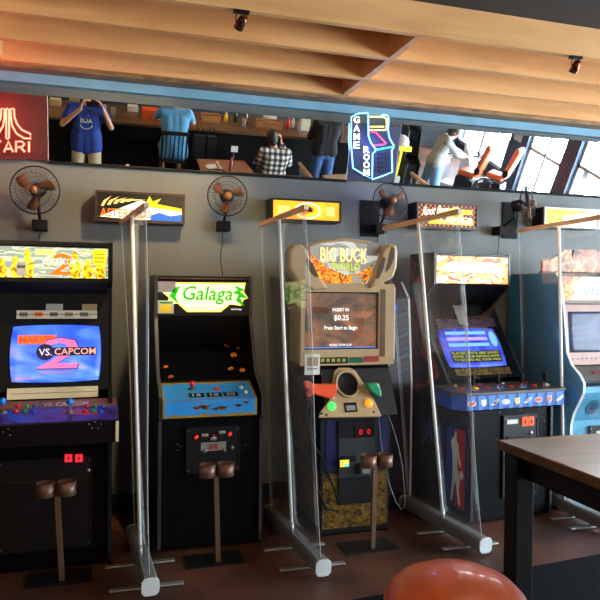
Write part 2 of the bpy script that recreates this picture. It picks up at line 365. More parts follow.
for i in range(4): gg.tube([G(379+i*3.2, 153), G(379+i*3.2, 174-i*.8)], .002, matte)
gg.build('wire_grid', gb)
def point(name, loc, col, e, r=.05, typ='POINT', rot=None, size=1.0, sizey=None, spread=None):
    l = bpy.data.lights.new(name, typ); l.energy = e; l.color = col
    if typ == 'AREA': l.size = size; l.shape = 'RECTANGLE'; l.size_y = sizey or size
    elif typ == 'SUN': pass
    elif typ == 'SPOT': l.shadow_soft_size = r; l.spot_size = size; l.spot_blend = .6
    else: l.shadow_soft_size = r
    o = bpy.data.objects.new(name, l); C.objects.link(o); o.location = loc
    if rot is not None: o.rotation_euler = (Vector(rot)-Vector(loc)).to_track_quat('-Z', 'Y').to_euler()
    return o
point('neon_red_light', (-.62, -.30, 2.62), (1, .08, .04), 5, .06)
point('neon_blue_light', (2.02, -.22, 2.6), (.12, .25, 1), 5, .08)
# ------------------------------------------------------------------ light boxes on the wall
def frame_front(x0, x1, z0, z1, Y): return Fr((x0, Y, z0))
def lightbox(x0, x1, z0, z1, label, fm, dep=.15):
    r = thing('marquee_lightbox', label, 'light box', ((x0+x1)/2, -.0, z0), 'lit marquee boxes on the wall')
    t = .014
    MB().box((x0, -dep+.01, z0), (x1, -.002, z1), black).build('housing', r)
    fb = MB()
    fb.box((x0, -dep-.012, z0), (x1, -dep+.01, z0+t), fm).box((x0, -dep-.012, z1-t), (x1, -dep+.01, z1), fm).box((x0, -dep-.012, z0+t), (x0+t, -dep+.01, z1-t), fm).box((x1-t, -dep-.012, z0+t), (x1, -dep+.01, z1-t), fm)
    fb.build('frame', r)
    return r, Fr((x0+t, -dep, z0+t)), x1-x0-2*t, z1-z0-2*t
bronze = mat('bronze_frame', (62, 48, 38), .4, .4)
wh = glow('lit_white', (255, 250, 225), 1.25); ly = glow('lit_yellow', (255, 205, 30), 1.1); lo = glow('lit_orange', (255, 120, 20), 1.0); lb = glow('lit_blue', (40, 110, 210), .8); lr = glow('lit_red', (230, 40, 20), .9); lk = glow('lit_black', (14, 12, 12), .3)
ltan = glow('lit_tan', (255, 210, 120), 1.1)
r, f, w, h = lightbox(-.015, .575, 2.0, 2.205, 'light box with a comet marquee in yellow, white and blue above the leftmost clear divider', bronze)
m = MB().rect(f, 0, 0, w, h, lk, 0, .001)
m.poly(f, [(.02*w, .1*h), (.5*w, .78*h), (.66*w, .62*h), (.99*w, .5*h), (.99*w, .12*h), (.5*w, .02*h)], wh, .001, .001)
m.poly(f, [(.56*w, .66*h), (.6*w, .95*h), (.64*w, .75*h), (.74*w, .88*h), (.69*w, .66*h), (.99*w, .52*h), (.99*w, .4*h), (.6*w, .52*h)], ly, .002, .001)
m.poly(f, [(.6*w, .2*h), (.72*w, .34*h), (.85*w, .22*h), (.99*w, .3*h), (.99*w, .02*h), (.62*w, .02*h)], lb, .002, .001)
for a in range(6): m.poly(f, [((.04+.07*a)*w, (.5+.05*a)*h), ((.07+.07*a)*w, (.7+.02*a)*h), ((.16+.09*a)*w, (.9-.02*a)*h), ((.1+.075*a)*w, (.68+.02*a)*h), ((.07+.075*a)*w, (.5+.05*a)*h)], ltan, .002, .001)
m.text(f, 'ASTEROIDS', .03*w, .1*h, .62*w, .42*h, lo, .003, .001)
m.build('marquee_art', r)
r, f, w, h = lightbox(1.19, 1.725, 2.055, 2.215, 'light box with a glowing orange and yellow marquee and a central oval', black)
m = MB().rect(f, 0, 0, w, h, art('orange_lit', [(255, 120, 10), (255, 165, 20), (255, 210, 40)], 3, 1.1, const=False), 0, .001)
m.oval(f, .52*w, .5*h, .2*w, .46*h, wh, .001, .001).oval(f, .52*w, .5*h, .17*w, .38*h, ly, .002, .001).oval(f, .52*w, .48*h, .1*w, .14*h, lo, .003, .001, rot=.4)
m.rect(f, .08*w, .3*h, .26*w, .72*h, ltan, .001, .001).rect(f, .8*w, .25*h, .93*w, .75*h, ltan, .001, .001)
m.poly(f, [(.45*w, .5*h), (.56*w, .75*h), (.6*w, .4*h)], lk, .004, .001)
m.build('marquee_art', r)
r, f, w, h = lightbox(2.345, 2.88, 2.045, 2.245, 'light box with a checkered black and orange beer marquee', mat('grey_frame', (70, 66, 62), .4, .4))
m = MB().rect(f, 0, 0, w, h, lk, 0, .001)
for i in range(26):
    for j in range(9):
        if (i+j) % 2: m.rect(f, (i+.15)*w/26, (j+.15)*h/9, (i+.85)*w/26, (j+.85)*h/9, lo, .001, .0005)
m.rect(f, .18*w, .12*h, .95*w, .34*h, ly, .002, .001).rect(f, .36*w, .6*h, .93*w, .82*h, ly, .002, .001)
m.oval(f, .64*w, .52*h, .13*w, .42*h, ltan, .003, .001).oval(f, .64*w, .6*h, .08*w, .24*h, ly, .004, .001)
m.text(f, 'Root Beer', .06*w, .48*h, .5*w, .88*h, wh, .005, .001, shear=.3, rise=.1)
m.text(f, 'TAPPER', .33*w, .16*h, .95*w, .46*h, wh, .005, .001)
m.build('marquee_art', r)
r, f, w, h = lightbox(3.50, 4.05, 2.095, 2.26, 'light box with a bright yellow and white marquee at the far right', mat('steel_frame', (150, 152, 150), .35, .5))
m = MB().rect(f, 0, 0, w, h, wh, 0, .001)
m.poly(f, [(0, 0), (0, h), (.95*w, .98*h), (.35*w, .6*h), (.3*w, .2*h), (.2*w, 0)], ly, .001, .001)
for i in range(26):
    a, b_ = random.random()*.4*w, random.random()*h*.9
    m.oval(f, a+.02, b_+.006, .008, .007, lo, .002, .001, 6)
m.build('marquee_art', r)
# ------------------------------------------------------------------ wall fans
fanblade = mat('bronze_fan_blade', (120, 78, 48), .45, .3); cage = mat('black_cage_wire', (34, 34, 38), .4, .5)
def fan(px, py, Y, rad, yaw, tilt, label):
    c = at(px, py, Y); r = thing('wall_fan', label, 'fan', (c.x, c.y, c.z), 'cage fans mounted on the wall')
    ax = Vector((math.sin(yaw)*math.cos(tilt), -math.cos(yaw)*math.cos(tilt), math.sin(tilt)))      # towards the room
    x = ax.cross(Vector((0, 0, 1))).normalized(); y = x.cross(ax)
    def P(rr, t, h): return c+x*rr*math.cos(t)+y*rr*math.sin(t)+ax*h
    m = MB()
    m.tube([P(rad, 2*PI*i/40, 0) for i in range(40)], .005, cage, 6, True)
    for rr, h in ((rad*.72, .038), (rad*.3, .052)): m.tube([P(rr, 2*PI*i/32, h) for i in range(32)], .0015, cage, 5, True)
    for i in range(40): m.tube([P(rad, 2*PI*i/40, 0), P(rad*.8, 2*PI*i/40, .032), P(rad*.2, 2*PI*i/40, .053)], .0013, cage, 4)
    m.build('front_cage', r)
    m = MB()
    for i in range(28): m.tube([P(rad, 2*PI*i/28, 0), P(rad*.8, 2*PI*i/28, -.04), P(rad*.25, 2*PI*i/28, -.06)], .0012, cage, 4)
    m.tube([P(rad*.6, 2*PI*i/32, -.05) for i in range(32)], .0015, cage, 5, True)
    m.build('rear_cage', r)
    for k in range(3):
        t0 = 2*PI*k/3+.5; vs = []
        for i in range(8):
            q = i/7; rr = rad*(.18+.68*q); wd = (.16+.34*math.sin(q*PI*.8+.3))
            for s_ in (-1, 0, 1): vs.append(P(rr, t0+s_*wd*.8+q*.25, -.012*s_))
        fs = []
        for i in range(7):
            for s_ in (0, 1): a = i*3+s_; fs.append((a, a+1, a+4, a+3))
        bm_ = MB().faces(vs, fs, fanblade, True).build('blade', r)
        so = bm_.modifiers.new('thick', 'SOLIDIFY'); so.thickness = .002
    MB().lathe(c-ax*.02, ax, [(.02, 0), (.027, .01), (.027, .07), (.022, .08), (.001, .082)], fanblade).build('hub', r)
    MB().lathe(c-ax*.13, ax, [(.02, 0), (.045, .01), (.05, .06), (.04, .09), (.012, .11)], dark_metal).build('motor', r)
    mt = c-ax*.1
    bx = Vector((mt.x, -.02, c.z-rad-.035))
    MB().tube([mt, (mt.x, mt.y+.005, c.z-rad*.75), (mt.x, -.07, c.z-rad-.03)], .011, dark_metal).box((mt.x-.045, -.11, c.z-rad-.09), (mt.x+.045, -.0015, c.z-rad-.02), matte).build('wall_bracket', r, bevel=.004)
    pts = [(mt.x, -.03, c.z-rad-.09)]+[(mt.x+.012*math.sin(i*1.3+px), -.012, c.z-rad-.09-.07*i) for i in range(1, 6)]
    MB().tube(pts, .003, matte, 5).build('power_cord', r)
    return r
fan(35, 190, -.26, .15, -.15, -.1, 'wall fan with bronze blades under the red neon sign')
fan(227.5, 196, -.26, .135, -.1, -.1, 'wall fan with an orange hub above the cabinet with the green lettered marquee')
fan(390.5, 201, -.26, .137, .0, .05, 'wall fan on a black board below the blue neon sign')
fan(528, 204, -.30, .14, .95, .15, 'wall fan turned sideways below the right mirror')
for a, b_, lab in (((361, 200), (379, 237), 'black mounting board behind the fan beneath the blue neon sign'), ((503, 202), (517, 239), 'black mounting board behind the sideways wall fan')):
    p, q = at(*a, -.01), at(*b_, -.01)
    MB().box((p.x, -.0145, q.z), (q.x, -.0005, p.z), matte).top('mounting_board', lab, 'board')
# ------------------------------------------------------------------ ceiling spot heads
def spot(x, y, z, aim, label):
    r = thing('track_spotlight', label, 'spotlight', (x, y, z), 'small spotlights fixed under the ceiling joists')
    MB().box((x-.04, y-.015, z-.014), (x+.04, y+.015, z-.0005), dark_metal).build('mount_plate', r)
    d_ = (Vector(aim)-Vector((x, y, z-.1))).normalized(); c = Vector((x, y, z-.06))
    MB().tube([(x-.02, y, z-.012), (x-.03, y, z-.035), (x-.027, y, z-.06)], .003, dark_metal).tube([(x+.02, y, z-.012), (x+.03, y, z-.035), (x+.027, y, z-.06)], .003, dark_metal).build('yoke', r)
    MB().lathe(c-d_*.045, d_, [(.012, .01), (.021, .018), (.024, .045), (.026, .082), (.023, .082), (.021, .07), (.001, .07)], mat('copper_can', (110, 62, 44), .25, .8)).build('lamp_can', r)
    MB().lathe(c+d_*.028, d_, [(.0205, 0), (.020, .006), (.001, .01)], glow('spot_lens', (255, 235, 205), 4)).build('lens', r)
    return c+d_*.07
spa = spot(.70, -1.40, 2.985, (.15, -.1, 1.85), 'small copper spotlight on the second joist from the left of the crosspiece')
spb = spot(2.76, -1.40, 2.985, (2.7, -.3, 1.6), 'small copper spotlight under the joist at the right')
l1 = point('spot_lamp', spa+Vector((-.02, .03, -.03)), (1, .70, .36), 130, .03, 'SPOT', (.15, -.1, 1.85), math.radians(88))
l2 = point('spot_lamp', spb+Vector((0, .03, -.03)), (1, .74, .48), 25, .03, 'SPOT', (2.7, -.3, 1.6), math.radians(90))
# ------------------------------------------------------------------ helpers for cabinets
def joystick(parent, p, ball, h=.06, up_=(0, 0, 1), r=.017):
    p = Vector(p); u = Vector(up_).normalized()
    j = MB().lathe(p, u, [(.022, 0), (.022, .002), (.006, .004), (.005, h)], metal, 12).build('joystick', parent)
    MB().ball(p+u*(h+r*.7), r, ball, 14).build('ball_top', j)
def batstick(parent, p, m):
    j = MB().lathe(p, (0, 0, 1), [(.024, 0), (.024, .002), (.006, .004), (.006, .035)], metal, 12).build('joystick', parent)
    MB().lathe(Vector(p)+Vector((0, 0, .033)), (0, 0, 1), [(.008, 0), (.012, .02), (.017, .05), (.016, .06), (.008, .068)], m, 14).build('bat_top', j)
def button(parent, p, m, up_=(0, 0, 1), r=.015):
    MB().lathe(p, up_, [(r, 0), (r, .006), (r*.75, .006), (r*.7, .011), (.001, .012)], m, 16).build('button', parent)
def coin_door(parent, x0, x1, z0, z1, Y, lamps=lr):
    dmt = mat('coin_door_steel', (12, 12, 14), .45, .2)
    d_ = MB().box((x0, Y-.012, z0), (x1, Y+.001, z1), dmt).build('coin_door', parent, bevel=.004)
    w = x1-x0; fr = Fr((x0, Y-.012, z0))
    rim = MB()
    for a, b_ in (((0, 0), (w, .008)), ((0, z1-z0-.008), (w, z1-z0)), ((0, 0), (.008, z1-z0)), ((w-.008, 0), (w, z1-z0))): rim.rect(fr, a[0], a[1], b_[0], b_[1], dmt, 0, .005)
    for u in (.015, w-.015):
        for v in (.02, z1-z0-.02): rim.oval(fr, u, v, .005, .005, metal, 0, .004, 8)
    rim.build('door_rim', d_)
    return d_, fr
def tmold(mb, prof, x, m, w=.02, t=.004):
    for i in range(len(prof)-1):
        a, b_ = Vector((0, *prof[i])), Vector((0, *prof[i+1])); d_ = (b_-a).normalized(); n = Vector((0, d_.z, -d_.y))
        mb.faces([Vector((x-w/2, a.y, a.z)), Vector((x+w/2, a.y, a.z)), Vector((x+w/2, b_.y, b_.z)), Vector((x-w/2, b_.y, b_.z)),
                  Vector((x-w/2, a.y, a.z))+n*-t, Vector((x+w/2, a.y, a.z))+n*-t, Vector((x+w/2, b_.y, b_.z))+n*-t, Vector((x-w/2, b_.y, b_.z))+n*-t],
                 [(0, 1, 2, 3), (7, 6, 5, 4), (0, 4, 5, 1), (2, 6, 7, 3), (0, 3, 7, 4), (1, 5, 6, 2)], m)
def sides(r, prof, x0, x1, m, tm, front, t=.02):
    for xa, xb in ((x0, x0+t), (x1-t, x1)):
        o = MB().prism(prof, xa, xb, m).build('side_panel', r, label=None)
        q = MB(); tmold(q, front, (xa+xb)/2, tm); q.build('edge_molding', o)
# ================= cabinet 1 : fighting game
x0, x1 = -.64, .085; cx = (x0+x1)/2
r = thing('arcade_cabinet', 'black arcade cabinet at far left with a blue title screen and a yellow marquee', 'arcade cabinet', (cx, -.5, 0), 'arcade cabinets')
front = [(-.925, .02), (-.925, .72), (-.93, .93), (-.70, 1.0), (-.64, 1.56), (-.80, 1.6), (-.80, 1.815)]
prof = [(-.1, 0), (-.925, 0)]+front[1:]+[(-.1, 1.815)]
sides(r, prof, x0, x1, black, matte, front)
a, b_ = x0+.02, x1-.02
MB().prism([(-.12, .02), (-.905, .02), (-.905, .72), (-.86, .72), (-.6, .6), (-.12, .6)], a, b_, mat('cabinet_front_black', (5, 5, 7), .45, spec=.12)).build('front_panel', r)
MB().prism([(-.12, .6), (-.55, .6), (-.66, 1.0), (-.60, 1.5), (-.62, 1.56), (-.12, 1.56)], a, b_, matte).build('inner_body', r)
MB().box((a, -.80, 1.79), (b_, -.12, 1.812), black).box((a, -.802, 1.585), (b_, -.70, 1.6), black).build('top_panel', r)
MB().prism([(-.70, 1.585), (-.79, 1.585), (-.62, 1.5), (-.60, 1.5)], a, b_, mat('speaker_panel', (16, 15, 26), .5)).build('speaker_panel', r)
# marquee
MB().box((a, -.785, 1.602), (b_, -.6, 1.79), matte).build('marquee_box', r)
w, h = b_-a-.01, .172
f = Fr((a+.005, -.79, 1.608))
mq = MB().rect(f, 0, 0, w, h, art('grey_swirl_lit', [(130, 150, 140), (185, 190, 165), (160, 170, 130)], 7, 1.0, (1, 1, 4)), 0, .002)
gold = art('gold_figures_lit', [(150, 90, 10), (235, 190, 20), (255, 235, 70), (215, 120, 20)], 26, 1.0)
for u0, tall in ((.02, .7), (.13, .62), (.24, .7), (.33, .95), (.70, .9), (.80, .65), (.9, .7)):
    uu = u0*w
    mq.poly(f, [(uu, 0), (uu-.008, h*.4*tall), (uu+.006, h*.62*tall), (uu+.004, h*.9*tall), (uu+.022, h*tall), (uu+.036, h*.88*tall), (uu+.04, h*.6*tall), (uu+.056, h*.45*tall), (uu+.05, 0)], gold, .002, .001)
mq.rect(f, .42*w, .74*h, .58*w, .93*h, glow('lit_cream', (255, 250, 150), 1.15), .003, .001)
mq.text(f, 'MARVEL', .44*w, .77*h, .56*w, .9*h, glow('lit_gold', (255, 205, 60), 1.0), .0045, .001)
mq.text(f, '2', .53*w, .1*h, .70*w, .8*h, lo, .003, .001, shear=.2)
mq.text(f, 'VS. CAPCOM', .47*w, .44*h, .74*w, .64*h, glow('lit_greywhite', (235, 238, 225), 1.0), .005, .001)
mq.rect(f, .875*w, .44*h, .985*w, .96*h, glow('lit_sticker', (255, 230, 40), .9), .006, .001)
for k in range(3): mq.rect(f, .89*w, (.54+.13*k)*h, .97*w, (.565+.13*k)*h, lk, .007, .0005)
mq.rect(f, .28*w, .05*h, .355*w, .5*h, paper, .006, .001).rect(f, .285*w, .3*h, .345*w, .4*h, grey, .007, .0005)
mq.build('marquee', r)
# monitor
bot, topz = Vector((0, -.79, .97)), Vector((0, -.655, 1.53)); vdir = (topz-bot).normalized()
f = Fr((a, bot.y, bot.z), (1, 0, 0), vdir)
MB().rect(f, 0, 0, b_-a, .57, matte, -.012, .012).build('bezel', r)
def crt(parent, f, u0, v0, u1, v1, m, bulge=.012, nx=12, name='screen'):
    vs = []; fs = []
    for j in range(nx+1):
        for i in range(nx+1):
            p, q = i/nx*2-1, j/nx*2-1
            k = 1-.018*(p*p*q*q)*2
            vs.append(f.p((u0+u1)/2+(u1-u0)/2*p*(1-.02*q*q)*k, (v0+v1)/2+(v1-v0)/2*q*(1-.02*p*p)*k, .002+bulge*(1-(p*p+q*q)/2)))
    for j in range(nx):
        for i in range(nx): t_ = j*(nx+1)+i; fs.append((t_, t_+1, t_+nx+2, t_+nx+1))
    o = MB().faces(vs, fs, m, True).build(name, parent); s_ = o.modifiers.new('thick', 'SOLIDIFY'); s_.thickness = .004; s_.offset = -1
    return o
us, ue = at(10, 355, -.74).x-a, at(101, 350, -.70).x-a
sv0, sv1 = .048, .378
scr = crt(r, f, us, sv0, ue, sv1, art('blue_sky_screen', [(20, 50, 200), (45, 90, 245), (80, 130, 255), (150, 150, 235)], 2.2, 1.1, (1, 1, 2.5), const=False))
sw, sh = ue-us, sv1-sv0
fs_ = Fr(f.p(us, sv0, .0125), f.u, f.v)
t = MB()
t.rect(fs_, .08*sw, .66*sh, .50*sw, .82*sh, glow('scr_orange', (225, 105, 50), 1.0), .001, .0005)
t.text(fs_, 'MARVEL', .10*sw, .68*sh, .48*sw, .80*sh, glow('scr_red', (205, 60, 35), 1.0), .002, .0005)
pink = glow('scr_pink', (235, 120, 185), 1.0)
t.text(fs_, '2', .28*sw, .22*sh, .74*sw, .78*sh, glow('scr_plum', (60, 15, 60), .8), .0015, .0005, shear=.25)
t.text(fs_, '2', .29*sw, .235*sh, .73*sw, .765*sh, pink, .0025, .0005, shear=.25)
t.oval(fs_, .38*sw, .52*sh, .1*sw, .14*sh, glow('scr_navy', (20, 20, 70), .7), .0035, .0005)
t.text(fs_, 'VS.', .31*sw, .46*sh, .45*sw, .58*sh, glow('scr_lav', (225, 215, 245), 1.0), .0045, .0005)
t.rect(fs_, .47*sw, .455*sh, .95*sw, .60*sh, glow('scr_navy', (20, 20, 70), .7), .0035, .0005)
t.text(fs_, 'CAPCOM', .48*sw, .47*sh, .94*sw, .585*sh, glow('scr_salmon', (255, 175, 150), 1.0), .0045, .0005)
t.text(fs_, 'PRESS START BUTTON', .34*sw, .15*sh, .68*sw, .185*sh, glow('scr_orange', (225, 105, 50), 1.0), .001, .0005)
t.text(fs_, 'CREDITS 0', .06*sw, .05*sh, .26*sw, .085*sh, pink, .0005, .0005)
t.build('title_graphics', scr)
cards = MB()
fc = Fr(f.p(0, 0, .002), f.u, f.v)
u_ = lambda px, py: at(px, py, -.67).x-a
cards.rect(fc, u_(17, 316), .415, u_(97, 316), .463, paper).rect(fc, u_(46, 308), .463, u_(63, 308), .502, mat('grey_card', (150, 155, 155), .6)).rect(fc, u_(82, 308), .463, u_(97, 308), .502, mat('tan_card', (150, 125, 90), .6))
for i in range(5): cards.rect(fc, u_(20+15*i, 316), .428, u_(28+15*i, 316), .452, [grey, orange, grey, mat('tan_card', (150, 125, 90), .6), grey][i], .003, .001)
cards.rect(fc, u_(17, 316), .438, u_(97, 316), .441, matte, .003, .0015)
cards.build('instruction_cards', r)
MB().rect(Fr((a, -.80, .965), (1, 0, 0), vdir), u_(12, 390)-.01, -.035, u_(98, 390)+.0, .027, cream, .002, .003).rect(Fr((a, -.80, .965), (1, 0, 0), vdir), u_(13, 390), -.005, u_(97, 390), -.002, grey, .006, .0005).build('move_list_card', r)
# control panel
cp0, cp1 = x0-.03, x1+.03
MB().prism([(-1.13, .735), (-1.13, .855), (-.86, .925), (-.80, .925), (-.80, .735)], cp0, cp1, black).build('control_panel_box', r, bevel=.004)
cpv = Vector((0, .27, .07)); fcp = Fr((cp0, -1.13, .857), (1, 0, 0), cpv); L = cpv.length; W = cp1-cp0
cpo = MB().rect(fcp, .004, .004, W-.004, L, art('purple_panel_art', [(45, 30, 95), (75, 45, 150), (40, 70, 190), (140, 60, 130)], 7, 0), 0, .002)
cpo.poly(fcp, [(.02, L*.62), (W-.01, L*.62), (W-.01, L), (.02, L)], wood('panel_brown_art', (96, 58, 34), (140, 84, 48)), .002, .001)
cpo.text(fcp, 'VS. CAPCOM', .5*W, .7*L, .8*W, .88*L, mat('silver_ink', (190, 190, 200), .4), .003, .0005)
cpo.poly(fcp, [(.6*W, .4*L), (.74*W, .55*L), (.9*W, .35*L), (.8*W, .2*L)], mat('pink_ink', (170, 60, 120), .4), .003, .0005)
cpo = cpo.build('control_overlay', r)
def cpp(px, py):
    d_ = fw + rt*(px-300)/F + up*(300-py)/F; n = fcp.n; return CAM+d_*((fcp.o-CAM).dot(n)/d_.dot(n))+n*.003
for px in (3, 70): joystick(r, cpp(px, 413), mat('blue_ball', (20, 120, 225), .25), .05, fcp.n, .019)
for px, m_ in ((16, red), (25, green), (33, blue), (85, red), (93, green), (100.5, blue)):
    button(r, cpp(px, 412), m_, fcp.n, .016); button(r, cpp(px+2, 407), m_, fcp.n, .013)
MB().box((x1+.012, -1.138, .74), (x1+.028, -1.129, .85), cream).build('edge_handle', r, bevel=.003)
bl = MB()
for px, py in ((3, 432), (8, 429), (10, 435), (89, 424), (95, 422), (101, 424), (92, 428), (98, 428)): bl.lathe(at(px, py, -1.13), (0, -1, 0), [(.004, 0), (.004, .003), (.001, .004)], metal, 8)
bl.build('bolts', r)
dd, fd = coin_door(r, -.50, -.02, .12, .62, -.907)
MB().rect(Fr((-.17, -.919, .0)), 0, 0, .001, .001, matte).build('hinge', dd)
for px in (68.5, 79): 
    p = at(px, 458, -.921); MB().box((p.x-.019, -.93, p.z-.02), (p.x+.019, -.919, p.z+.02), glow('coin_lamp_red', (255, 40, 55), 1.3)).box((p.x-.004, -.932, p.z-.009), (p.x+.004, -.929, p.z+.009), matte).build('coin_button', dd)
MB().lathe(at(88, 470, -.92), (0, -1, 0), [(.012, 0), (.012, .012), (.001, .014)], metal, 12).build('door_lock', dd)
MB().rect(Fr((-.45, -.919, .3)), 0, 0, .17, .2, mat('inset_plate', (18, 18, 22), .3)).build('access_plate', dd, bevel=.002)
# ================= cabinet 2 : space shooter (green letters)
x0, x1 = .345, .97
r = thing('arcade_cabinet', 'black arcade cabinet with a green lettered marquee and a bright blue control panel', 'arcade cabinet', ((x0+x1)/2, -.5, 0), 'arcade cabinets')
front = [(-.85, .03), (-.85, .78), (-.89, .80), (-.89, .92), (-.70, 1.03), (-.53, 1.37), (-.53, 1.615), (-.50, 1.64)]
prof = [(-.1, 0), (-.80, 0), (-.85, .03)]+front[1:]+[(-.1, 1.64)]
sides(r, prof, x0, x1, black, mat('dark_grey_molding', (52, 52, 55), .35), front)
a, b_ = x0+.02, x1-.02
MB().prism([(-.12, .02), (-.835, .02), (-.835, .8), (-.7, .85), (-.12, .85)], a, b_, mat('cabinet_front_black', (5, 5, 7), .45, spec=.12)).build('front_panel', r)
MB().box((a, -.53, 1.62), (b_, -.12, 1.637), black).prism([(-.12, .85), (-.35, .85), (-.28, 1.17), (-.28, 1.34), (-.5, 1.37), (-.5, 1.38), (-.12, 1.38)], a, b_, matte).build('inner_body', r)
MB().prism([(-.285, 1.14), (-.52, 1.365), (-.50, 1.37), (-.27, 1.16)], a, b_, mat('dark_speaker_panel', (8, 8, 10), .5)).build('speaker_panel', r)
MB().box((a, -.515, 1.38), (b_, -.3, 1.62), matte).build('marquee_box', r)
w, h = b_-a, .215; f = Fr((a, -.52, 1.39))
gw = glow('lit_palegreen', (235, 255, 190), 1.25); gg_ = glow('lit_green', (40, 185, 30), .9); gy = glow('lit_paleyellow', (250, 240, 110), 1.1)
mq = MB().rect(f, 0, 0, w, h, lk, 0, .002)
band = [(.13, .93), (.03, .72), (.13, .5), (.1, .3), (.22, .34), (.32, .1), (.68, .1), (.78, .32), (.9, .28), (.93, .46), (.98, .5), (.93, .68), (.95, .95)]
mq.poly(f, [((u-.5)*1.03*w+.5*w, (v-.5)*1.05*h+.5*h) for u, v in band if 1], gy, .002, .001)
mq.poly(f, [((u-.5)*.97*w+.5*w, (v-.5)*.93*h+.5*h) for u, v in band], gw, .003, .001)
mq.text(f, 'Galaga', .24*w, .3*h, .80*w, .86*h, gg_, .0045, .001, shear=.2)
mq.poly(f, [(.12*w, .55*h), (.18*w, .8*h), (.24*w, .85*h), (.19*w, .55*h), (.22*w, .32*h)], gg_, .0045, .001)
mq.poly(f, [(.83*w, .9*h), (.96*w, .75*h), (.9*w, .7*h), (.99*w, .5*h), (.9*w, .52*h), (.95*w, .25*h), (.85*w, .42*h), (.88*w, .6*h), (.81*w, .66*h), (.87*w, .74*h)], gg_, .0045, .001)
mq.text(f, 'midway', .80*w, .12*h, .92*w, .2*h, glow('lit_greywhite', (235, 238, 225), 1.0), .003, .001)
for i in range(5): mq.rect(f, (.36+.04*i)*w, .2*h, (.375+.04*i)*w, .24*h, lr, .0045, .0005)
mq.rect(f, .0*w, .66*h, .19*w, .98*h, mat('silver_sticker', (150, 145, 150), .4), .005, .0005)
mq.rect(f, -.0*w, .04*h, .17*w, .42*h, mat('pale_sticker', (190, 190, 175), .5), .006, .0005).rect(f, .03*w, .07*h, .14*w, .3*h, yellow, .007, .0005).rect(f, .02*w, .33*h, .15*w, .38*h, green, .007, .0005)
mq.build('marquee', r)
MB().tube([(a, -.535, 1.385), (b_, -.535, 1.385)], .005, dark_metal, 4).tube([(a, -.535, 1.62), (b_, -.535, 1.62)], .005, mat('brown_trim', (90, 62, 44), .4)).build('marquee_retainer', r)
v = Vector((0, .40, .21)); f = Fr((a, -.70, .99), (1, 0, 0), v)
gl = MB().rect(f, 0, 0, b_-a, v.length, glassdark, -.01, .012).build('monitor_glass', r)
sp = MB(); spa_ = art('insect_art', [(20, 20, 24), (160, 60, 20), (210, 170, 60), (24, 22, 24)], 30)
for u, v_, s_ in ((.86, .28, .03), (.78, .12, .022), (.9, .1, .026), (.93, .36, .018), (.12, .05, .02), (.08, .16, .02), (.82, .4, .03)): sp.oval(f, u*(b_-a), v_, s_, s_*.7, spa_, .002, .001, 9, rot=u*5)
sp.build('bezel_art', gl)
bl2 = mat('bright_blue_overlay', (45, 140, 215), .35, var=.06); olv = mat('olive_border', (150, 120, 40), .4)
b_ -= .03; MB().prism([(-.905, .805), (-.905, .905), (-.68, .985), (-.66, .985), (-.66, .80)], a, b_, black).build('control_panel_box', r, bevel=.003)
v = Vector((0, .225, .08)); ft = Fr((a, -.905, .906), (1, 0, 0), v); ff = Fr((a, -.9055, .805)); W = b_-a
wav = lambda n, amp: [amp*math.sin(i*2.1)+amp*math.sin(i*.9) for i in range(n)]
o = MB().rect(ft, .0, 0, W, v.length*.96, olv, 0, .001)
L = v.length; wv = wav(13, .006)
o.poly(ft, [(.012, .0), (W-.012, 0)]+[(W-.012-(W-.024)*i/12, L*.84+wv[i]) for i in range(13)], bl2, .001, .001)
o.rect(ff, 0, 0, W, .1, olv, 0, .001).poly(ff, [(.012, .008)]+[(.03+(W-.06)*i/12, .01+abs(wv[i])) for i in range(13)]+[(W-.012, .008), (W-.012, .098), (.012, .098)], bl2, .001, .001)
for i, (u, ww) in enumerate(((.28, .09), (.47, .09), (.65, .09))): o.rect(ft, u*W-.0, .03, u*W+ww, .08, matte, .002, .001).text(ft, ['15', '10', 'CO'][i], u*W+.02, .04, u*W+.07, .07, mat('silver_ink', (190, 190, 200), .4), .004, .0005)
bug = art('bug_art', [(30, 60, 20), (200, 70, 30), (40, 110, 50), (235, 190, 60)], 45)
for u, v_, s_ in ((.43, .06, .03), (.35, .055, .02), (.62, .05, .026), (.55, .045, .018), (.8, .06, .02), (.88, .078, .015)):
    o.oval(ff, u*W, v_, s_, s_*.45, bug, .002, .001, 10, rot=-.3)
    o.poly(ff, [(u*W-s_*1.8, v_+s_*.3), (u*W, v_+.004), (u*W+s_*1.8, v_+s_*.4), (u*W, v_-.006)], mat('dark_green_ink', (25, 60, 35), .4), .0025, .0005)
o.build('control_overlay', r)
joystick(r, ft.p(.33*W, .13, .002), red, .025, ft.n, .018)
button(r, ft.p(.6*W, .12, .002), red, ft.n, .016)
for u, v_ in ((.87, .13), (.9, .07)): button(r, ft.p(u*W, v_, .002), white, ft.n, .014)
dd, fd = coin_door(r, at(186, 450, -.85).x, at(240, 450, -.85).x, .46, .735, -.836)
dp = lambda px, py: at(px, py, -.85)
for px, py in ((196.5, 437), (230, 434)): 
    p = dp(px, py); MB().lathe((p.x, -.849, p.z), (0, -1, 0), [(.014, 0), (.013, .008), (.001, .01)], glow('coin_lamp_dim', (225, 50, 45), .9), 14, .7).build('reject_button', dd)
    p = dp(px+(8 if px < 200 else -8), py-2); MB().box((p.x-.02, -.862, p.z-.009), (p.x+.02, -.848, p.z+.009), mat('worn_chrome', (170, 165, 155), .3, .7)).build('coin_slot', dd, bevel=.004)
p = dp(213.5, 437); MB().box((p.x-.018, -.858, p.z-.02), (p.x+.018, -.848, p.z), mat('worn_chrome', (170, 165, 155), .3, .7)).ball((p.x, -.855, p.z+.008), .008, red).build('coin_return', dd, bevel=.003)
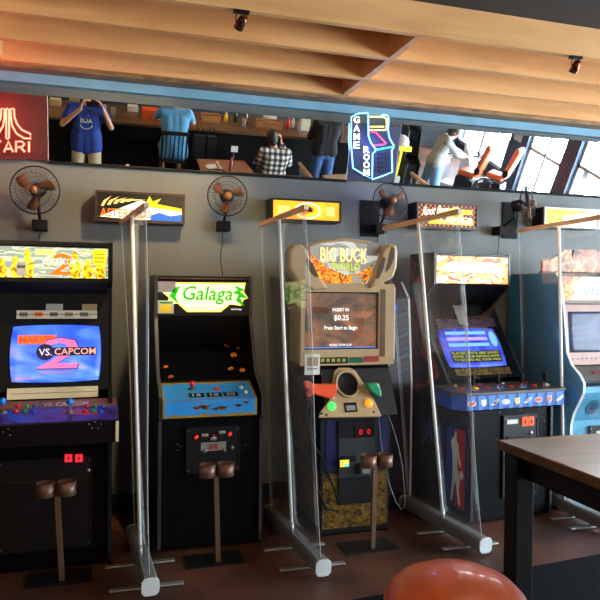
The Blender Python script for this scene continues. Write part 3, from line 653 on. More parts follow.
p = dp(213.5, 446); q = MB().box((p.x-.075, -.851, p.z-.028), (p.x+.075, -.848, p.z+.024), mat('price_plate', (125, 125, 122), .4)); fq = Fr((p.x-.075, -.851, p.z-.028))
q.rect(fq, .055, .012, .1, .04, grey).text(fq, '25', .05, .008, .098, .04, red, .004, .001); q.build('price_plate', dd)
for px, py in ((204.5, 451), (224, 450), (232, 447.5)): p = dp(px, py); MB().lathe((p.x, -.848, p.z), (0, -1, 0), [(.012, 0), (.012, .006), (.001, .008)], grey, 12).build('door_lock', dd)
bo = MB()
for px, py in ((178, 445), (178, 450.5), (181, 447), (245, 446), (247, 445)): p = dp(px, py); bo.lathe((p.x, -.836, p.z), (0, -1, 0), [(.004, 0), (.003, .003)], metal, 8)
bo.build('bolts', r)
# ================= cabinet 3 : hunting game
r = thing('arcade_cabinet', 'tan framed shooting arcade cabinet with a large screen and orange and green toy guns', 'arcade cabinet', (1.53, -.5, 0), 'arcade cabinets')
gold_p = mat('tan_plastic', (176, 150, 112), .38, var=.06); hide = art('brown_hide_art', [(58, 34, 20), (96, 62, 34), (130, 92, 40), (70, 30, 20)], 7)
gold_a = art('gold_foliage_art', [(34, 24, 8), (92, 68, 18), (124, 96, 30), (58, 40, 12)], 30)
X0, X1 = 1.36, 1.80
prof = [(-.1, 0), (-.83, 0), (-.85, .02), (-.85, .76), (-.70, 1.08), (-.62, 1.6), (-.12, 1.75)]
for xa, xb in ((X0-.015, X0+.003), (X1-.003, X1+.015)):
    o = MB().prism(prof, xa, xb, mat('black_side_blue', (20, 22, 40), .4)).build('side_panel', r)
    if xa < X0:
        fl = Fr((xa, 0, 0), (0, -1, 0)); MB().rect(fl, .16, .06, .83, .42, gold_a).rect(fl, .3, .45, .6, 1.2, hide).poly(fl, [(.2, .45), (.3, .45), (.3, 1.5), (.2, 1.5)], art('orange_side_art', [(20, 14, 20), (140, 60, 25), (40, 25, 40)], 8)).build('side_art', o)
MB().prism(prof, X0+.002, X1-.002, mat('navy_front', (12, 13, 20), .4)).build('body', r)
ff = Fr((X0, -.852, 0)); W = X1-X0
m = MB().rect(ff, .0, .05, W, .40, gold_a, 0, .002).rect(ff, .02, .42, .115, .735, mat('deep_blue', (22, 24, 78), .4), 0, .002).rect(ff, W-.06, .42, W-.005, .735, mat('deep_blue', (22, 24, 78), .4), 0, .002)
m.build('front_art', r)
cdx0, cdx1 = X0+.10, X0+.345
cdm = mat('charcoal_door', (36, 40, 44), .45)
dd = MB().box((cdx0, -.868, .20), (cdx1, -.853, .37), matte).box((cdx0, -.866, .37), (cdx1, -.853, .62), cdm).box((cdx0-.005, -.868, .62), (cdx1, -.853, .73), matte).build('coin_door', r, bevel=.003)
MB().box((cdx0+.105, -.872, .625), (cdx1-.01, -.867, .695), mat('maroon_display', (26, 8, 10), .3)).build('display_window', dd)
for i in range(2): 
    u = cdx0+.135+.055*i; q = MB(); fq = Fr((u, -.8725, .64)); q.text(fq, '0', 0, 0, .022, .035, glow('led_red', (225, 25, 35), 1.1), .0, .001); q.build('led_digit', dd)
p = at(344, 463, -.87); q = MB().box((p.x-.036, -.878, p.z-.028), (p.x+.036, -.866, p.z+.028), matte).rect(Fr((p.x-.03, -.878, p.z-.022)), 0, 0, .06, .044, glow('reader_yellow', (235, 225, 60), 1.0)).rect(Fr((p.x-.03, -.878, p.z-.022)), .036, .0, .06, .02, glow('reader_cyan', (120, 220, 225), .9), .003, .001).text(Fr((p.x-.03, -.878, p.z-.022)), '7', .008, .014, .022, .034, lb, .004, .0005); q.build('card_reader_screen', dd)
MB().box((cdx0+.02, -.88, .475), (cdx0+.115, -.866, .51), matte).build('card_slot', dd, bevel=.003)
MB().box((cdx0+.14, -.90, .395), (cdx0+.225, -.866, .46), mat('grey_coin_return', (62, 66, 68), .4)).rect(Fr((cdx0+.15, -.90, .40)), 0, 0, .05, .028, mat('worn_chrome', (170, 165, 155), .3, .7)).build('coin_return', dd)
# pedestal with speaker and guns
MB().prism([(-.84, .745), (-.86, .76), (-1.0, .785), (-.86, 1.06), (-.70, 1.085), (-.70, .76)], 1.335, 1.80, mat('dark_pedestal', (13, 12, 14), .5)).build('pedestal', r)
v = Vector((0, .14, .275)); fp = Fr((1.30, -1.003, .785), (1, 0, 0), v)
def bp(px, py):
    d_ = fw + rt*(px-300)/F + up*(300-py)/F; q = CAM+d_*((fp.o-CAM).dot(fp.n)/d_.dot(fp.n))-fp.o; return (q.dot(fp.u), q.dot(fp.v))
ho = MB().poly(fp, [bp(*p) for p in [(318, 418), (320, 412), (329, 400), (331, 390), (333.5, 372), (338, 368), (349, 368), (355, 371), (368, 391), (375, 403), (380.5, 415), (381, 417)]], gold_p, -.01, .022).build('control_housing', r, bevel=.006)
cu, cv = bp(346.5, 385)
MB().lathe(fp.p(cu, cv, .012), fp.n, [(.075, 0), (.075, .008), (.064, .008), (.06, .002), (.001, .002)], matte, 28, 1.12).build('speaker_grille', ho)
rg = MB(); rg.tube([fp.p(cu+.074*math.cos(2*PI*i/28), cv+.082*math.sin(2*PI*i/28), .02) for i in range(28)], .008, gold_p, 8, True); rg.build('speaker_ring', ho)
for px, py, mm in ((331, 407, glow('start_green', (60, 255, 90), 1.6)), (368, 404, glow('start_orange', (255, 140, 30), 1.6))):
    uu, vv = bp(px, py); b0 = MB().lathe(fp.p(uu, vv, .012), fp.n, [(.026, 0), (.026, .008), (.022, .012), (.015, .018), (.001, .021)], mm, 20).build('start_button', ho)
uu, vv = bp(350, 408); MB().rect(Fr(fp.o, fp.u, fp.v), uu-.04, vv-.03, uu+.04, vv+.03, matte, .012, .004).rect(fp, uu-.03, vv-.02, uu+.028, vv+.012, mat('silver_label', (130, 130, 125), .4), .016, .001).build('label_plate', ho)
bb_ = MB()
for px, py in ((326, 415.5), (373, 412.5), (321, 414)): uu, vv = bp(px, py); bb_.lathe(fp.p(uu, vv, .012), fp.n, [(.008, 0), (.006, .003)], matte, 10)
bb_.build('screws', ho)
def gun(name, m_, pts, Y, lab):
    f_ = Fr((0, 0, 0)); P = [at(px, py, Y) for px, py in pts]
    o = MB().poly(Fr((0, Y, 0)), [(p.x, p.z) for p in P], m_, 0, .05).build(name, r, bevel=.01, label=lab); return o
g1 = gun('toy_gun', mat('orange_gun', (232, 84, 44), .35), [(302, 381), (307, 380), (312, 383.5), (335, 383), (334.5, 389), (331.5, 397), (328, 398), (311.5, 393), (308, 396), (305, 395.5), (307, 390), (303, 386)], -1.0, 'orange toy gun')
g2 = gun('toy_gun', mat('green_gun', (26, 140, 92), .35), [(363, 382.5), (374, 382), (377, 386), (379, 395), (377.5, 397), (370, 391.5), (366.5, 388)], -.96, 'green toy gun')
MB().tube([at(331, 398, -1.03), at(334, 397.5, -1.01)], .006, paper).build('muzzle_tip', g1)
MB().poly(Fr((0, -.94, 0)), [(at(*p, -.94).x, at(*p, -.94).z) for p in [(373, 382), (378, 383), (379, 391), (376, 388)]], gold_p, 0, .02).build('gun_holster', g2)
MB().tube([at(312, 398, -1.0), at(306, 412, -1.0), at(311, 440, -.95), at(320, 455, -.93), at(330, 478, -.9), at(338, 500, -.88)], .006, matte).tube([at(308, 455, -.93), at(318, 490, -.9), at(326, 509, -.89), at(334, 510, -.87)], .008, matte).build('gun_cable', r)
MB().tube([at(378+p_[0], p_[1], -.9) for p_ in [(0, 398), (.5, 415), (2, 435), (5, 455), (9, 475), (13, 490), (18, 502), (22.5, 509), (26, 508), (27, 500), (26, 485), (24, 465), (20, 445), (15, 428), (9, 412), (5, 400)]], .004, mat('pale_cable', (92, 96, 102), .5)).build('gun_cable', r)
# monitor frame
f0 = Fr((0, -.83, 0)); Q = lambda px, py, Y=-.85: at(px, py, Y)
a0, a1 = Q(299, 286), Q(391, 366)
MX0, MX1, MZ0, MZ1 = 1.20, 1.828, 1.085, 1.60
sx0, sx1, sz0, sz1 = Q(304, 300).x, Q(377.5, 300).x, 1.185, 1.545
MB().box((MX0, -.84, MZ0), (MX1, -.60, MZ1), gold_p).build('monitor_shell', r, bevel=.02)
mf = MB().box((MX0, -.872, MZ0), (MX1, -.838, sz0), gold_p).box((MX0, -.872, sz1), (MX1, -.838, MZ1), gold_p).box((MX0, -.872, sz0), (sx0, -.838, sz1), gold_p).box((sx1, -.872, sz0), (MX1, -.838, sz1), gold_p)
mfo = mf.build('monitor_frame', r)
MB().box((sx0, -.849, sz0), (sx1, -.839, sz1), matte).build('screen_gasket', mfo)
MB().box((sx1+.012, -.876, sz0-.05), (sx1+.045, -.871, sz1+.02), mat('brown_groove', (96, 70, 46), .4)).build('frame_groove', mfo)
MB().box((MX1-.001, -.86, MZ0+.03), (MX1+.012, -.62, MZ1-.02), mat('pale_edge', (205, 205, 200), .4)).build('frame_edge', mfo)
W, H = sx1-sx0, sz1-sz0; fs_ = Fr((sx0, -.851, sz0))
scr = MB().rect(fs_, .008, .008, W-.008, H-.008, art('dusk_forest_screen', [(40, 34, 30), (70, 58, 50), (112, 78, 56), (150, 92, 58)], 3.4, .8, (1, 1, 1.8), const=False), 0, .002).build('screen', r)
t = MB(); wt = glow('scr_white', (250, 250, 245), 1.1)
deer = glow('scr_deer', (190, 140, 105), .8)
t.poly(fs_, [(.68*W, .1*H), (.66*W, .38*H), (.70*W, .55*H), (.76*W, .62*H), (.84*W, .68*H), (.86*W, .8*H), (.9*W, .74*H), (.94*W, .68*H), (.92*W, .6*H), (.82*W, .5*H), (.8*W, .3*H), (.78*W, .08*H), (.74*W, .25*H)], deer, .0015, .0005)
t.oval(fs_, .2*W, .68*H, .14*W, .06*H, glow('scr_dun', (112, 82, 62), .8), .0015, .0005).oval(fs_, .74*W, .78*H, .1*W, .1*H, glow('scr_dun', (112, 82, 62), .8), .001, .0005)
t.rect(fs_, .01*W, .02*H, .98*W, .035*H, glow('scr_blueline', (90, 130, 230), 1), .003, .0005)
t.text(fs_, 'INSERT IN', .38*W, .66*H, .60*W, .72*H, wt, .003, .0005)
t.text(fs_, '$0.25', .40*W, .49*H, .60*W, .60*H, wt, .003, .0005)
t.text(fs_, 'Press Start to Begin', .27*W, .32*H, .72*W, .41*H, wt, .003, .0005)
t.text(fs_, 'WORLD TOUR: $1.00', .34*W, .05*H, .64*W, .095*H, wt, .004, .0005)
t.build('screen_text', scr)
fs2 = Fr((0, -.873, 0)); s2 = MB()
def SR(px0, py0, px1, py1, m_, off=0.0): p, q = Q(px0, py1, -.875), Q(px1, py0, -.875); s2.rect(fs2, p.x, p.z, q.x, q.z, m_, off, .0015)
SR(319, 357, 348, 364, matte); SR(349, 357, 363, 363, mat('dark_green_sticker', (24, 88, 52), .4)); SR(364, 356, 379, 362, mat('dark_red_sticker', (150, 34, 34), .4))
for i in range(5): SR(321+5.3*i, 358.5, 324.5+5.3*i, 362, mat('olive_text', (150, 150, 60), .5), .0015)
SR(304.5, 354, 320, 375, mat('white_notice', (205, 205, 200), .6), .002); SR(307, 357, 318, 366, mat('tan_card', (150, 125, 90), .6), .0035); SR(307, 368, 317, 369.5, grey, .0035)
s2.build('frame_stickers', mfo)
# marquee head with antler-like wings
Yh = -.84
fh = Fr((0, Yh, 0)); HP = lambda pts: [(at(x, y, Yh).x, at(x, y, Yh).z) for x, y in pts]
MB().poly(fh, HP([(303, 290), (305, 262), (309, 245), (318, 241), (345, 237.5), (372, 241), (381, 249), (384, 268), (385, 288)]), gold_p, -.22, .22).build('head_shell', r, bevel=.012)
hd = MB()
hd.poly(fh, HP([(310, 247), (318, 244), (345, 241.5), (370, 245), (379, 254), (381, 257), (366, 285), (325, 286), (310, 262)]), art('hunt_marquee_art', [(120, 124, 120), (170, 172, 170), (205, 203, 200)], 5, 1.0, (1, 1, 2)), .002, .002)
hd.poly(fh, HP([(310, 252), (316, 259), (328, 268), (345, 275), (360, 273), (372, 264), (371, 275), (364, 284), (325, 285), (312, 266)]), art('hunt_scene_art', [(50, 26, 10), (190, 80, 12), (235, 160, 24), (80, 66, 20), (245, 215, 60)], 26, 1.0), .004, .001)
o = hd.build('marquee', r)
def htext(txt, ax_, ay, bx_, by, m_, off, par): 
    p, q = at(ax_, by, Yh), at(bx_, ay, Yh); MB().text(Fr((p.x, Yh, p.z)), txt, 0, 0, q.x-p.x, q.z-p.z, m_, off, .002).build('lettering', par)
cream_l = glow('lit_cream2', (250, 240, 160), 1.15); green_l = glow('lit_lime', (190, 215, 60), 1.0)
ob_ = glow('lit_ochre', (200, 140, 30), .8)
htext('BIG BUCK', 319.4, 248.2, 367.6, 262.2, ob_, .0055, o); htext('BIG BUCK', 320, 248.7, 367, 261.6, cream_l, .008, o); htext('WORLD', 330.2, 263, 359.8, 270.8, ob_, .0055, o); htext('WORLD', 330.5, 263.4, 359.4, 270.2, green_l, .008, o)
p, q = at(351.5, 283.5, Yh), at(361, 275.5, Yh); MB().rect(fh, p.x, p.z, q.x, q.z, paper, .006, .001).build('sticker', o)
p, q = at(366, 262, Yh), at(379, 243, Yh); MB().rect(fh, p.x, p.z+.04, q.x-.01, q.z, mat('silver_sticker', (150, 145, 150), .4), .006, .001).build('sticker', o)
for lab, pts in (('wing', [(368, 289), (372, 277), (378, 262), (381, 250), (387, 244), (395, 244), (396.5, 252), (395.5, 268), (392, 278), (380, 284)]), ('wing', [(328, 289), (318, 275), (310, 262), (306, 250), (300, 243), (292, 244), (288, 252), (288, 268), (295, 280), (312, 290)])):
    MB().poly(Fr((0, Yh-.03, 0)), [(at(x, y, Yh-.03).x, at(x, y, Yh-.03).z) for x, y in pts], gold_p, -.1, .13).build('head_wing', r, bevel=.02, seg=3)
brg = mat('brown_recess', (70, 46, 28), .5)
for pts in ([(376, 279), (378, 268), (383, 257), (385.5, 258), (383, 270), (379, 278)], [(386, 272), (389, 258), (391.5, 247), (394.5, 248), (394, 258), (390, 268)], [(319, 277), (314, 266), (308, 257), (306, 260), (309, 270), (315, 277)]):
    MB().poly(Fr((0, Yh-.062, 0)), [(at(x, y, Yh-.062).x, at(x, y, Yh-.062).z) for x, y in pts], brg, .0, .002).build('wing_recess', r)
MB().box((1.5, -.6, 1.59), (1.62, -.2, 1.66), matte).build('head_support', r)
# ================= narrow cabinet between
p0, p1 = at(392, 285, -.50), at(418, 285, -.50)
r = thing('arcade_cabinet', 'narrow dark cabinet side with diagonal stripes between the tan shooting game and the sports game', 'arcade cabinet', ((p0.x+p1.x)/2, -.3, 0), 'arcade cabinets')
MB().prism([(-.12, 0), (-.48, 0), (-.48, .9), (-.42, 1.5), (-.30, 1.62), (-.12, 1.62)], 1.97, 2.16, mat('dark_purple_side', (26, 20, 34), .4)).build('body', r, bevel=.01)
fq = Fr((1.975, -.484, 0)); q = MB()
fq2 = Fr((1.975, -.482, .9), (1, 0, 0), Vector((0, .06, .6)))
for i in range(11): q.poly(fq2, [(.0, .03+.05*i), (.18, .1+.05*i), (.18, .118+.05*i), (.0, .045+.05*i)], [mat('violet_ink', (40, 34, 66), .4), mat('rust_ink', (74, 30, 24), .4), mat('steel_ink', (64, 64, 76), .4)][i % 3], .001, .0005)
q.build('stripe_art', r)
q = MB(); tmold(q, [(-.48, .02), (-.48, .9), (-.42, 1.5), (-.30, 1.62)], 2.155, mat('pale_edge', (205, 205, 200), .4), .014); q.build('edge_molding', r)
MB().oval(Fr((2.03, -.43, 1.43)), .0, .0, .03, .04, blue, 0, .002).oval(Fr((2.03, -.43, 1.43)), 0, 0, .015, .022, mat('silver_ink', (190, 190, 200), .4), .002, .002).build('round_emblem', r)
# ================= cabinet 4 : sports game (rotated)
x0, x1 = 2.34, 3.02; pc = Vector((2.68, -.5, 0))
r = thing('arcade_cabinet', 'four-joystick sports arcade cabinet with team badges on a wide blue panel', 'arcade cabinet', pc, 'arcade cabinets')
front = [(-.90, .03), (-.90, .76), (-.62, .92), (-.22, 1.44), (-.43, 1.61), (-.43, 1.84)]
prof = [(-.1, 0), (-.86, 0), (-.90, .03)]+front[1:]+[(-.1, 1.84)]
nsid = mat('sports_side_navy', (16, 18, 44), .4)
sides(r, prof, x0, x1, nsid, mat('dark_grey_molding', (52, 52, 55), .35), front)
a, b_ = x0+.02, x1-.02
fl = Fr((x0, 0, 0), (0, -1, 0))
q = MB()
q.rect(fl, .12, .05, .86, .72, art('purple_side_art', [(18, 18, 40), (38, 26, 58), (22, 42, 76), (70, 40, 28)], 5))
q.poly(fl, [(.14, .75), (.52, .95), (.3, 1.3), (.22, 1.75), (.12, 1.8)], art('basketball_art', [(30, 26, 50), (150, 44, 24), (190, 66, 34), (60, 30, 40)], 4))
for k, tt in enumerate(('N', 'A')): pass
lw = mat('off_white_ink', (215, 215, 205), .5); lred = mat('logo_red', (185, 36, 40), .4); lblue = mat('logo_blue', (34, 60, 150), .4)
u0, u1, v0, v1 = .62, .83, .09, .62
q.rect(fl, u0-.012, v0-.015, u1+.012, v1+.015, lw, .002, .001).rect(fl, u0, v0, (u0+u1)/2, v1, lblue, .003, .001).rect(fl, (u0+u1)/2, v0, u1, v1, lred, .003, .001)
sil = [(.5, .97), (.58, .93), (.56, .86), (.68, .8), (.74, .66), (.84, .55), (.8, .5), (.7, .58), (.62, .64), (.64, .5), (.78, .34), (.72, .2), (.84, .04), (.74, .02), (.62, .2), (.58, .32), (.46, .24), (.36, .03), (.26, .04), (.36, .3), (.38, .5), (.36, .68), (.26, .8), (.34, .86), (.44, .88)]
q.poly(fl, [(u0+(u1-u0)*a_, v0+(v1-v0)*b2) for a_, b2 in sil], lw, .004, .001).oval(fl, u0+(u1-u0)*.86, v0+(v1-v0)*.42, .022, .03, lw, .004, .001)
q.text(fl, 'JAM', .30, .42, .56, .62, mat('jam_blue_ink', (70, 90, 170), .4), .003, .001)
q.build('side_art', r)
MB().prism([(-.12, .02), (-.885, .02), (-.885, .76), (-.12, .76)], a, b_, mat('cabinet_front_black', (5, 5, 7), .45, spec=.12)).build('front_panel', r)
MB().prism([(-.12, .76), (-.6, .80), (-.22, 1.36), (-.2, 1.46), (-.37, 1.60), (-.12, 1.60)], a, b_, matte).box((a, -.43, 1.82), (b_, -.12, 1.838), black).build('inner_body', r)
MB().prism([(-.20, 1.43), (-.425, 1.60), (-.40, 1.61), (-.18, 1.45)], a, b_, mat('dark_speaker_panel', (8, 8, 10), .5)).build('speaker_panel', r)
MB().box((a, -.415, 1.61), (b_, -.25, 1.822), matte).build('marquee_box', r)
w, h = b_-a, .2; f = Fr((a, -.425, 1.617))
mq = MB().rect(f, 0, 0, w, h, art('court_lit_art', [(210, 60, 20), (250, 170, 80), (255, 225, 190), (120, 170, 70)], 9, 1.0, (1, 1, 2)), 0, .003)
mq.poly(f, [(.05*w, .5*h), (.2*w, .8*h), (.8*w, .78*h), (.93*w, .55*h), (.8*w, .42*h), (.2*w, .42*h)], wh, .003, .001)
mq.text(f, 'NBA JAM', .22*w, .42*h, .8*w, .72*h, glow('lit_grey', (200, 170, 160), 1.0), .0045, .001)
mq.build('marquee', r)
v = Vector((0, .33, .50)); f = Fr((a, -.60, .93), (1, 0, 0), v); W = b_-a
MB().rect(f, 0, 0, W, .63, glassdark, -.006, .008).build('monitor_glass', r)
sm = art('stats_screen', [(36, 22, 120), (50, 60, 190), (70, 100, 220), (90, 60, 180)], 4, .8, const=False)
scr = crt(r, f, .035, .09, W-.08, .42, sm, .006)
t = MB(); fs_ = Fr(f.p(.035, .09, .0105), f.u, f.v); sw, sh = W-.115, .33
cy_ = glow('scr_cyan', (130, 200, 240), .9); yl_ = glow('scr_lime', (190, 200, 40), .9)
for i in range(3): t.rect(fs_, .12*sw, (.52+.15*i)*sh, (.8)*sw, (.6+.15*i)*sh, cy_ if i != 1 else glow('scr_lilac', (190, 170, 240), .9), 0, .0005)
t.rect(fs_, .1*sw, .12*sh, .92*sw, .4*sh, glow('scr_navy', (20, 20, 70), .7), 0, .0005)
for i in range(3): t.text(fs_, ['PLAYER STATS ARE SAVED', 'ENTER YOUR INITIALS NOW', 'TO RECORD ALL YOUR WINS'][i], .12*sw, (.32-.085*i)*sh, .9*sw, (.38-.085*i)*sh, yl_, .001, .0005)
t.oval(fs_, .9*sw, .7*sh, .06*sw, .2*sh, cy_, 0, .0005)
t.build('screen_text', scr)
q = MB(); q.rect(f, .06, .43, W-.05, .50, art('bezel_players', [(30, 26, 40), (90, 80, 110), (40, 36, 60), (130, 100, 80)], 22), .003, .001)
q.text(f, 'TOURNAMENT EDITION', .06, .41, W-.14, .43, mat('olive_text', (150, 150, 60), .5), .003, .001)
q.rect(f, .08, .03, W-.08, .085, art('bezel_gold', [(60, 50, 30), (120, 100, 50), (80, 60, 40)], 26), .003, .001)
q.rect(f, .26, .45, .34, .62, mat('grey_card', (150, 155, 155), .6), .005, .001).build('bezel_art', r)
# wide control panel
c0, c1 = 2.165, 3.055
pts = [(c0+.05, -.62), (c0, -.92), (c0+.06, -1.0), (c1-.03, -1.0), (c1, -.9), (c1-.05, -.62)]
MB().zprism(pts, .79, .885, mat('badge_panel_blue', (24, 74, 165), .35)).build('control_panel_box', r, bevel=.003)
pt2 = [(x+(-.008 if x < 2.7 else .008), y-(.008 if y < -.7 else 0)) for x, y in pts]
tp = MB().zprism(pt2, .885, .905, mat('panel_top_grey', (66, 62, 66), .35)); cpt = tp.build('control_panel_top', r, bevel=.003)
ff = Fr((c0+.06, -1.001, .79)); W = c1-c0-.09
q = MB()
for i in range(10): q.poly(ff, [(W*(i+.2)/10, 0), (W*(i+.55)/10, 0), (W*(i+.85)/10, .093), (W*(i+.1)/10, .093)], mat('sky_ray_ink', (50, 120, 200), .4), .0, .001)
bc = [(200, 60, 50), (215, 215, 215), (40, 40, 60), (190, 195, 200), (235, 195, 50), (120, 160, 190), (200, 50, 50), (220, 90, 50), (205, 205, 200)]
for i, c_ in enumerate(bc):
    mm = mat('badge_ink_%d' % i, c_, .4); uu = W*(.05+.112*i)
    if i % 3 == 0: q.oval(ff, uu, .045, .034, .018, lw, .001, .001).oval(ff, uu, .045, .028, .013, mm, .002, .001, rot=.1)
    elif i % 3 == 1: q.poly(ff, [(uu-.02, .065), (uu+.022, .07), (uu+.024, .035), (uu+.002, .018), (uu-.018, .04)], lw, .001, .001).poly(ff, [(uu-.014, .06), (uu+.016, .063), (uu+.016, .038), (uu+.002, .025), (uu-.012, .04)], mm, .002, .001)
    else: q.poly(ff, [(uu-.035, .035), (uu-.01, .05), (uu+.03, .07), (uu+.036, .058), (uu+.01, .035), (uu-.02, .025)], lw, .001, .001).poly(ff, [(uu-.028, .036), (uu-.008, .047), (uu+.028, .064), (uu+.008, .036)], mm, .002, .001)
q.build('team_badges', r)
for i in range(4):
    jx = c0+.15+.2*i+.03
    batstick(cpt, (jx, -.90, .905), matte)
    button(cpt, (jx-.055, -.86, .905), red, r=.018); button(cpt, (jx+.055, -.86, .905), [yellow, blue, blue, white][i], r=.018); button(cpt, (jx+.07, -.82, .905), red, r=.016)
    if i < 4: button(cpt, (jx-.01, -.72, .905), [yellow, red, white, red][i], r=.011)
dd, fd = coin_door(r, 2.60, 2.89, .16, .72, -.886)
q = MB().rect(fd, .03, .50, .12, .53, lw, .0, .003).build('label_plate', dd)
for i in range(2): MB().rect(fd, .155+.052*i, .48, .20+.052*i, .54, glow('coin_lamp_orange', (255, 88, 40), 1.1), 0, .008).rect(fd, .172+.052*i, .495, .183+.052*i, .52, matte, .008, .002).build('coin_button', dd)
MB().lathe(fd.p(.23, .43), (0, -1, 0), [(.014, 0), (.014, .01), (.001, .012)], metal, 14).build('door_lock', dd)
MB().rect(fd, .03, .39, .22, .42, black, 0, .01).rect(fd, .02, .2, .27, .3, mat('inset_plate', (18, 18, 22), .3), 0, .006).rect(fd, .04, .04, .25, .16, mat('inset_plate', (18, 18, 22), .3), 0, .006).build('coin_return', dd, bevel=.002)
bo = MB()
for u, v_ in ((-.02, .58), (.15, .585), (.31, .58), (.36, .2), (.36, .5), (-.04, .4)): bo.lathe(Vector((2.60+u, -.885, .16+v_)), (0, -1, 0), [(.004, 0), (.003, .003)], metal, 8)
bo.build('bolts', r)
r.rotation_euler.z = math.radians(4.5)
# ================= cabinet 5 : sky blue
x0, x1 = 3.215, 3.90
r = thing('arcade_cabinet', 'sky blue arcade cabinet with white edging at the far right', 'arcade cabinet', ((x0+x1)/2, -.5, 0), 'arcade cabinets')
front = [(-.85, .03), (-.85, .62), (-.875, .70), (-.97, .86), (-.975, .93), (-.93, .985), (-.85, 1.04), (-.80, 1.12), (-.775, 1.3), (-.745, 1.5), (-.72, 1.6), (-.70, 1.66), (-.66, 1.70), (-.12, 1.70)]
prof = [(-.1, 0), (-.85, 0)]+front[1:]+[(-.1, 1.70)]
sky = mat('sky_blue_laminate', (58, 124, 160), .35, var=.06); wed = mat('white_molding', (222, 224, 220), .35)
sides(r, prof, x0, x1, sky, wed, front)
a, b_ = x0+.02, x1-.02
lsk = mat('light_blue_front', (80, 160, 195), .4)
MB().prism([(-.12, .02), (-.83, .02), (-.83, .64), (-.95, .86), (-.95, .9), (-.12, .9)], a, b_, lsk).build('front_panel', r)
MB().prism([(-.12, .9), (-.80, .9), (-.70, 1.08), (-.68, 1.48), (-.66, 1.685), (-.12, 1.685)], a, b_, mat('brown_inner', (60, 40, 36), .5)).build('inner_body', r)
w, h = b_-a, .175; f = Fr((a, -.70, 1.50)); 
mq = MB().rect(f, 0, 0, w, h, wh, -.0, .004).poly(f, [(0, 0), (0, h), (.3*w, h), (.12*w, .6*h), (.2*w, .35*h), (.12*w, 0)], art('fire_lit_art', [(220, 60, 20), (255, 140, 40), (255, 210, 90)], 14, 1.0), .004, .001)
mq.text(f, 'SINISTAR', .3*w, .2*h, .95*w, .55*h, glow('scr_blueline', (90, 130, 230), 1), .005, .001).rect(f, 0, 0, w, .05*h, lo, .005, .001)
mq.build('marquee', r)
MB().box((a, -.722, 1.478), (b_, -.69, 1.50), mat('brown_trim', (90, 62, 44), .4)).build('marquee_retainer', r)
f = Fr((a, -.745, 1.03), (1, 0, 0), Vector((0, .04, .44))); bz = mat('rose_bezel', (185, 140, 125), .45)
MB().rect(f, 0, 0, w, .09, bz, 0, .01).rect(f, 0, .39, w, .44, bz, 0, .01).rect(f, 0, .09, .05, .39, bz, 0, .01).rect(f, w-.05, .09, w, .39, bz, 0, .01).build('bezel', r)
q = MB()
for i in range(14): q.oval(f, .04+.04*i, .045, .008, .006, mat('dark_speck_ink', (100, 60, 60), .5), .01, .001, 7)
q.build('bezel_art', r)
scr = crt(r, f, .05, .085, w-.05, .395, art('blue_game_screen', [(16, 24, 44), (34, 50, 84), (50, 66, 104), (28, 44, 40)], 3, .35, (1, 1, 2), const=False), .006)
MB().prism([(-.93, .92), (-.96, .945), (-.76, 1.02), (-.74, 1.02), (-.74, .92)], a, b_, mat('grey_green_panel', (95, 100, 98), .4)).build('control_panel', r)
joystick(r, (3.50, -.90, .965), red, .03, r=.02); 
for i in range(5): button(r, (3.40+.07*i, -.86+.02*(i % 2), .982), red, r=.016)
ff = Fr((a, -.83, 0), (1, 0, 0)); sl = Vector((0, -.12, .22)); fs3 = Fr((a, -.832, .64), (1, 0, 0), sl)
MB().oval(fs3, .14, .12, .055, .065, mat('teal_emblem', (50, 110, 140), .4)).oval(fs3, .14, .12, .03, .04, mat('deep_teal', (30, 80, 110), .4), .003, .001).build('front_emblem', r)
dd, fd = coin_door(r, 3.39, 3.72, .12, .60, -.831)
MB().rect(fd, .06, .30, .16, .44, lw, 0, .004).rect(fd, .08, .39, .13, .41, grey, .004, .001).oval(fd, .09, .34, .018, .012, matte, .004, .004).build('price_plate', dd)
# topper behind
q = MB(); f = Fr((3.25, -.45, 1.702)); 
tp_ = art('topper_art', [(90, 40, 30), (180, 90, 60), (210, 170, 110), (120, 90, 90)], 12)
q.box((3.27, -.45, 1.702), (3.86, -.40, 1.72), black)
q.poly(f, [(.02, .01), (.02, .10), (.12, .12), (.22, .19), (.28, .19), (.29, .12), (.31, .19), (.5, .2), (.6, .14), (.6, .01)], tp_, -.02, .02)
q.build('topper', r)
# ------------------------------------------------------------------ cup holder stands
cupm = mat('rusty_brown_cup', (112, 82, 70), .4, .5); polem = mat('worn_brass_pole', (110, 84, 64), .45, .4)
def cupstand(x, y, ztop, lean, label, first=None):
    r = thing('cup_holder_stand', label, 'cup holder', (x, y, 0), 'cup holder stands in front of the cabinets')
    MB().box((x-.18, y-.06, .0005), (x+.15, y+.13, .006), mat('dark_steel_plate', (24, 22, 22), .5, .3)).build('base_plate', r)
    tx = x+lean
    MB().tube([(x, y, .006), (tx, y, ztop+.02)], .019, polem, 4).build('pole', r)
    for s_ in (-1, 1):
        c = Vector((tx+s_*.052, y-.03, ztop-.035))
        MB().lathe(c, (0, 0, 1), [(.001, 0), (.044, 0), (.047, .003), (.048, .072), (.045, .072), (.043, .006), (.001, .006)], cupm, 28).build('cup', r)
    MB().box((tx-.05, y-.012, ztop-.02), (tx+.05, y+.006, ztop+.01), dark_metal).build('bracket', r)
cupstand(-.168, -1.06, .50, -.03, 'double cup holder on a brass pole before the leftmost cabinet')
cupstand(.668, -1.043, .535, -.018, 'double cup holder on a dark pole before the cabinet with the blue control panel')
cupstand(1.597, -1.10, .54, .008, 'double cup holder on a brown pole before the tan shooting game')
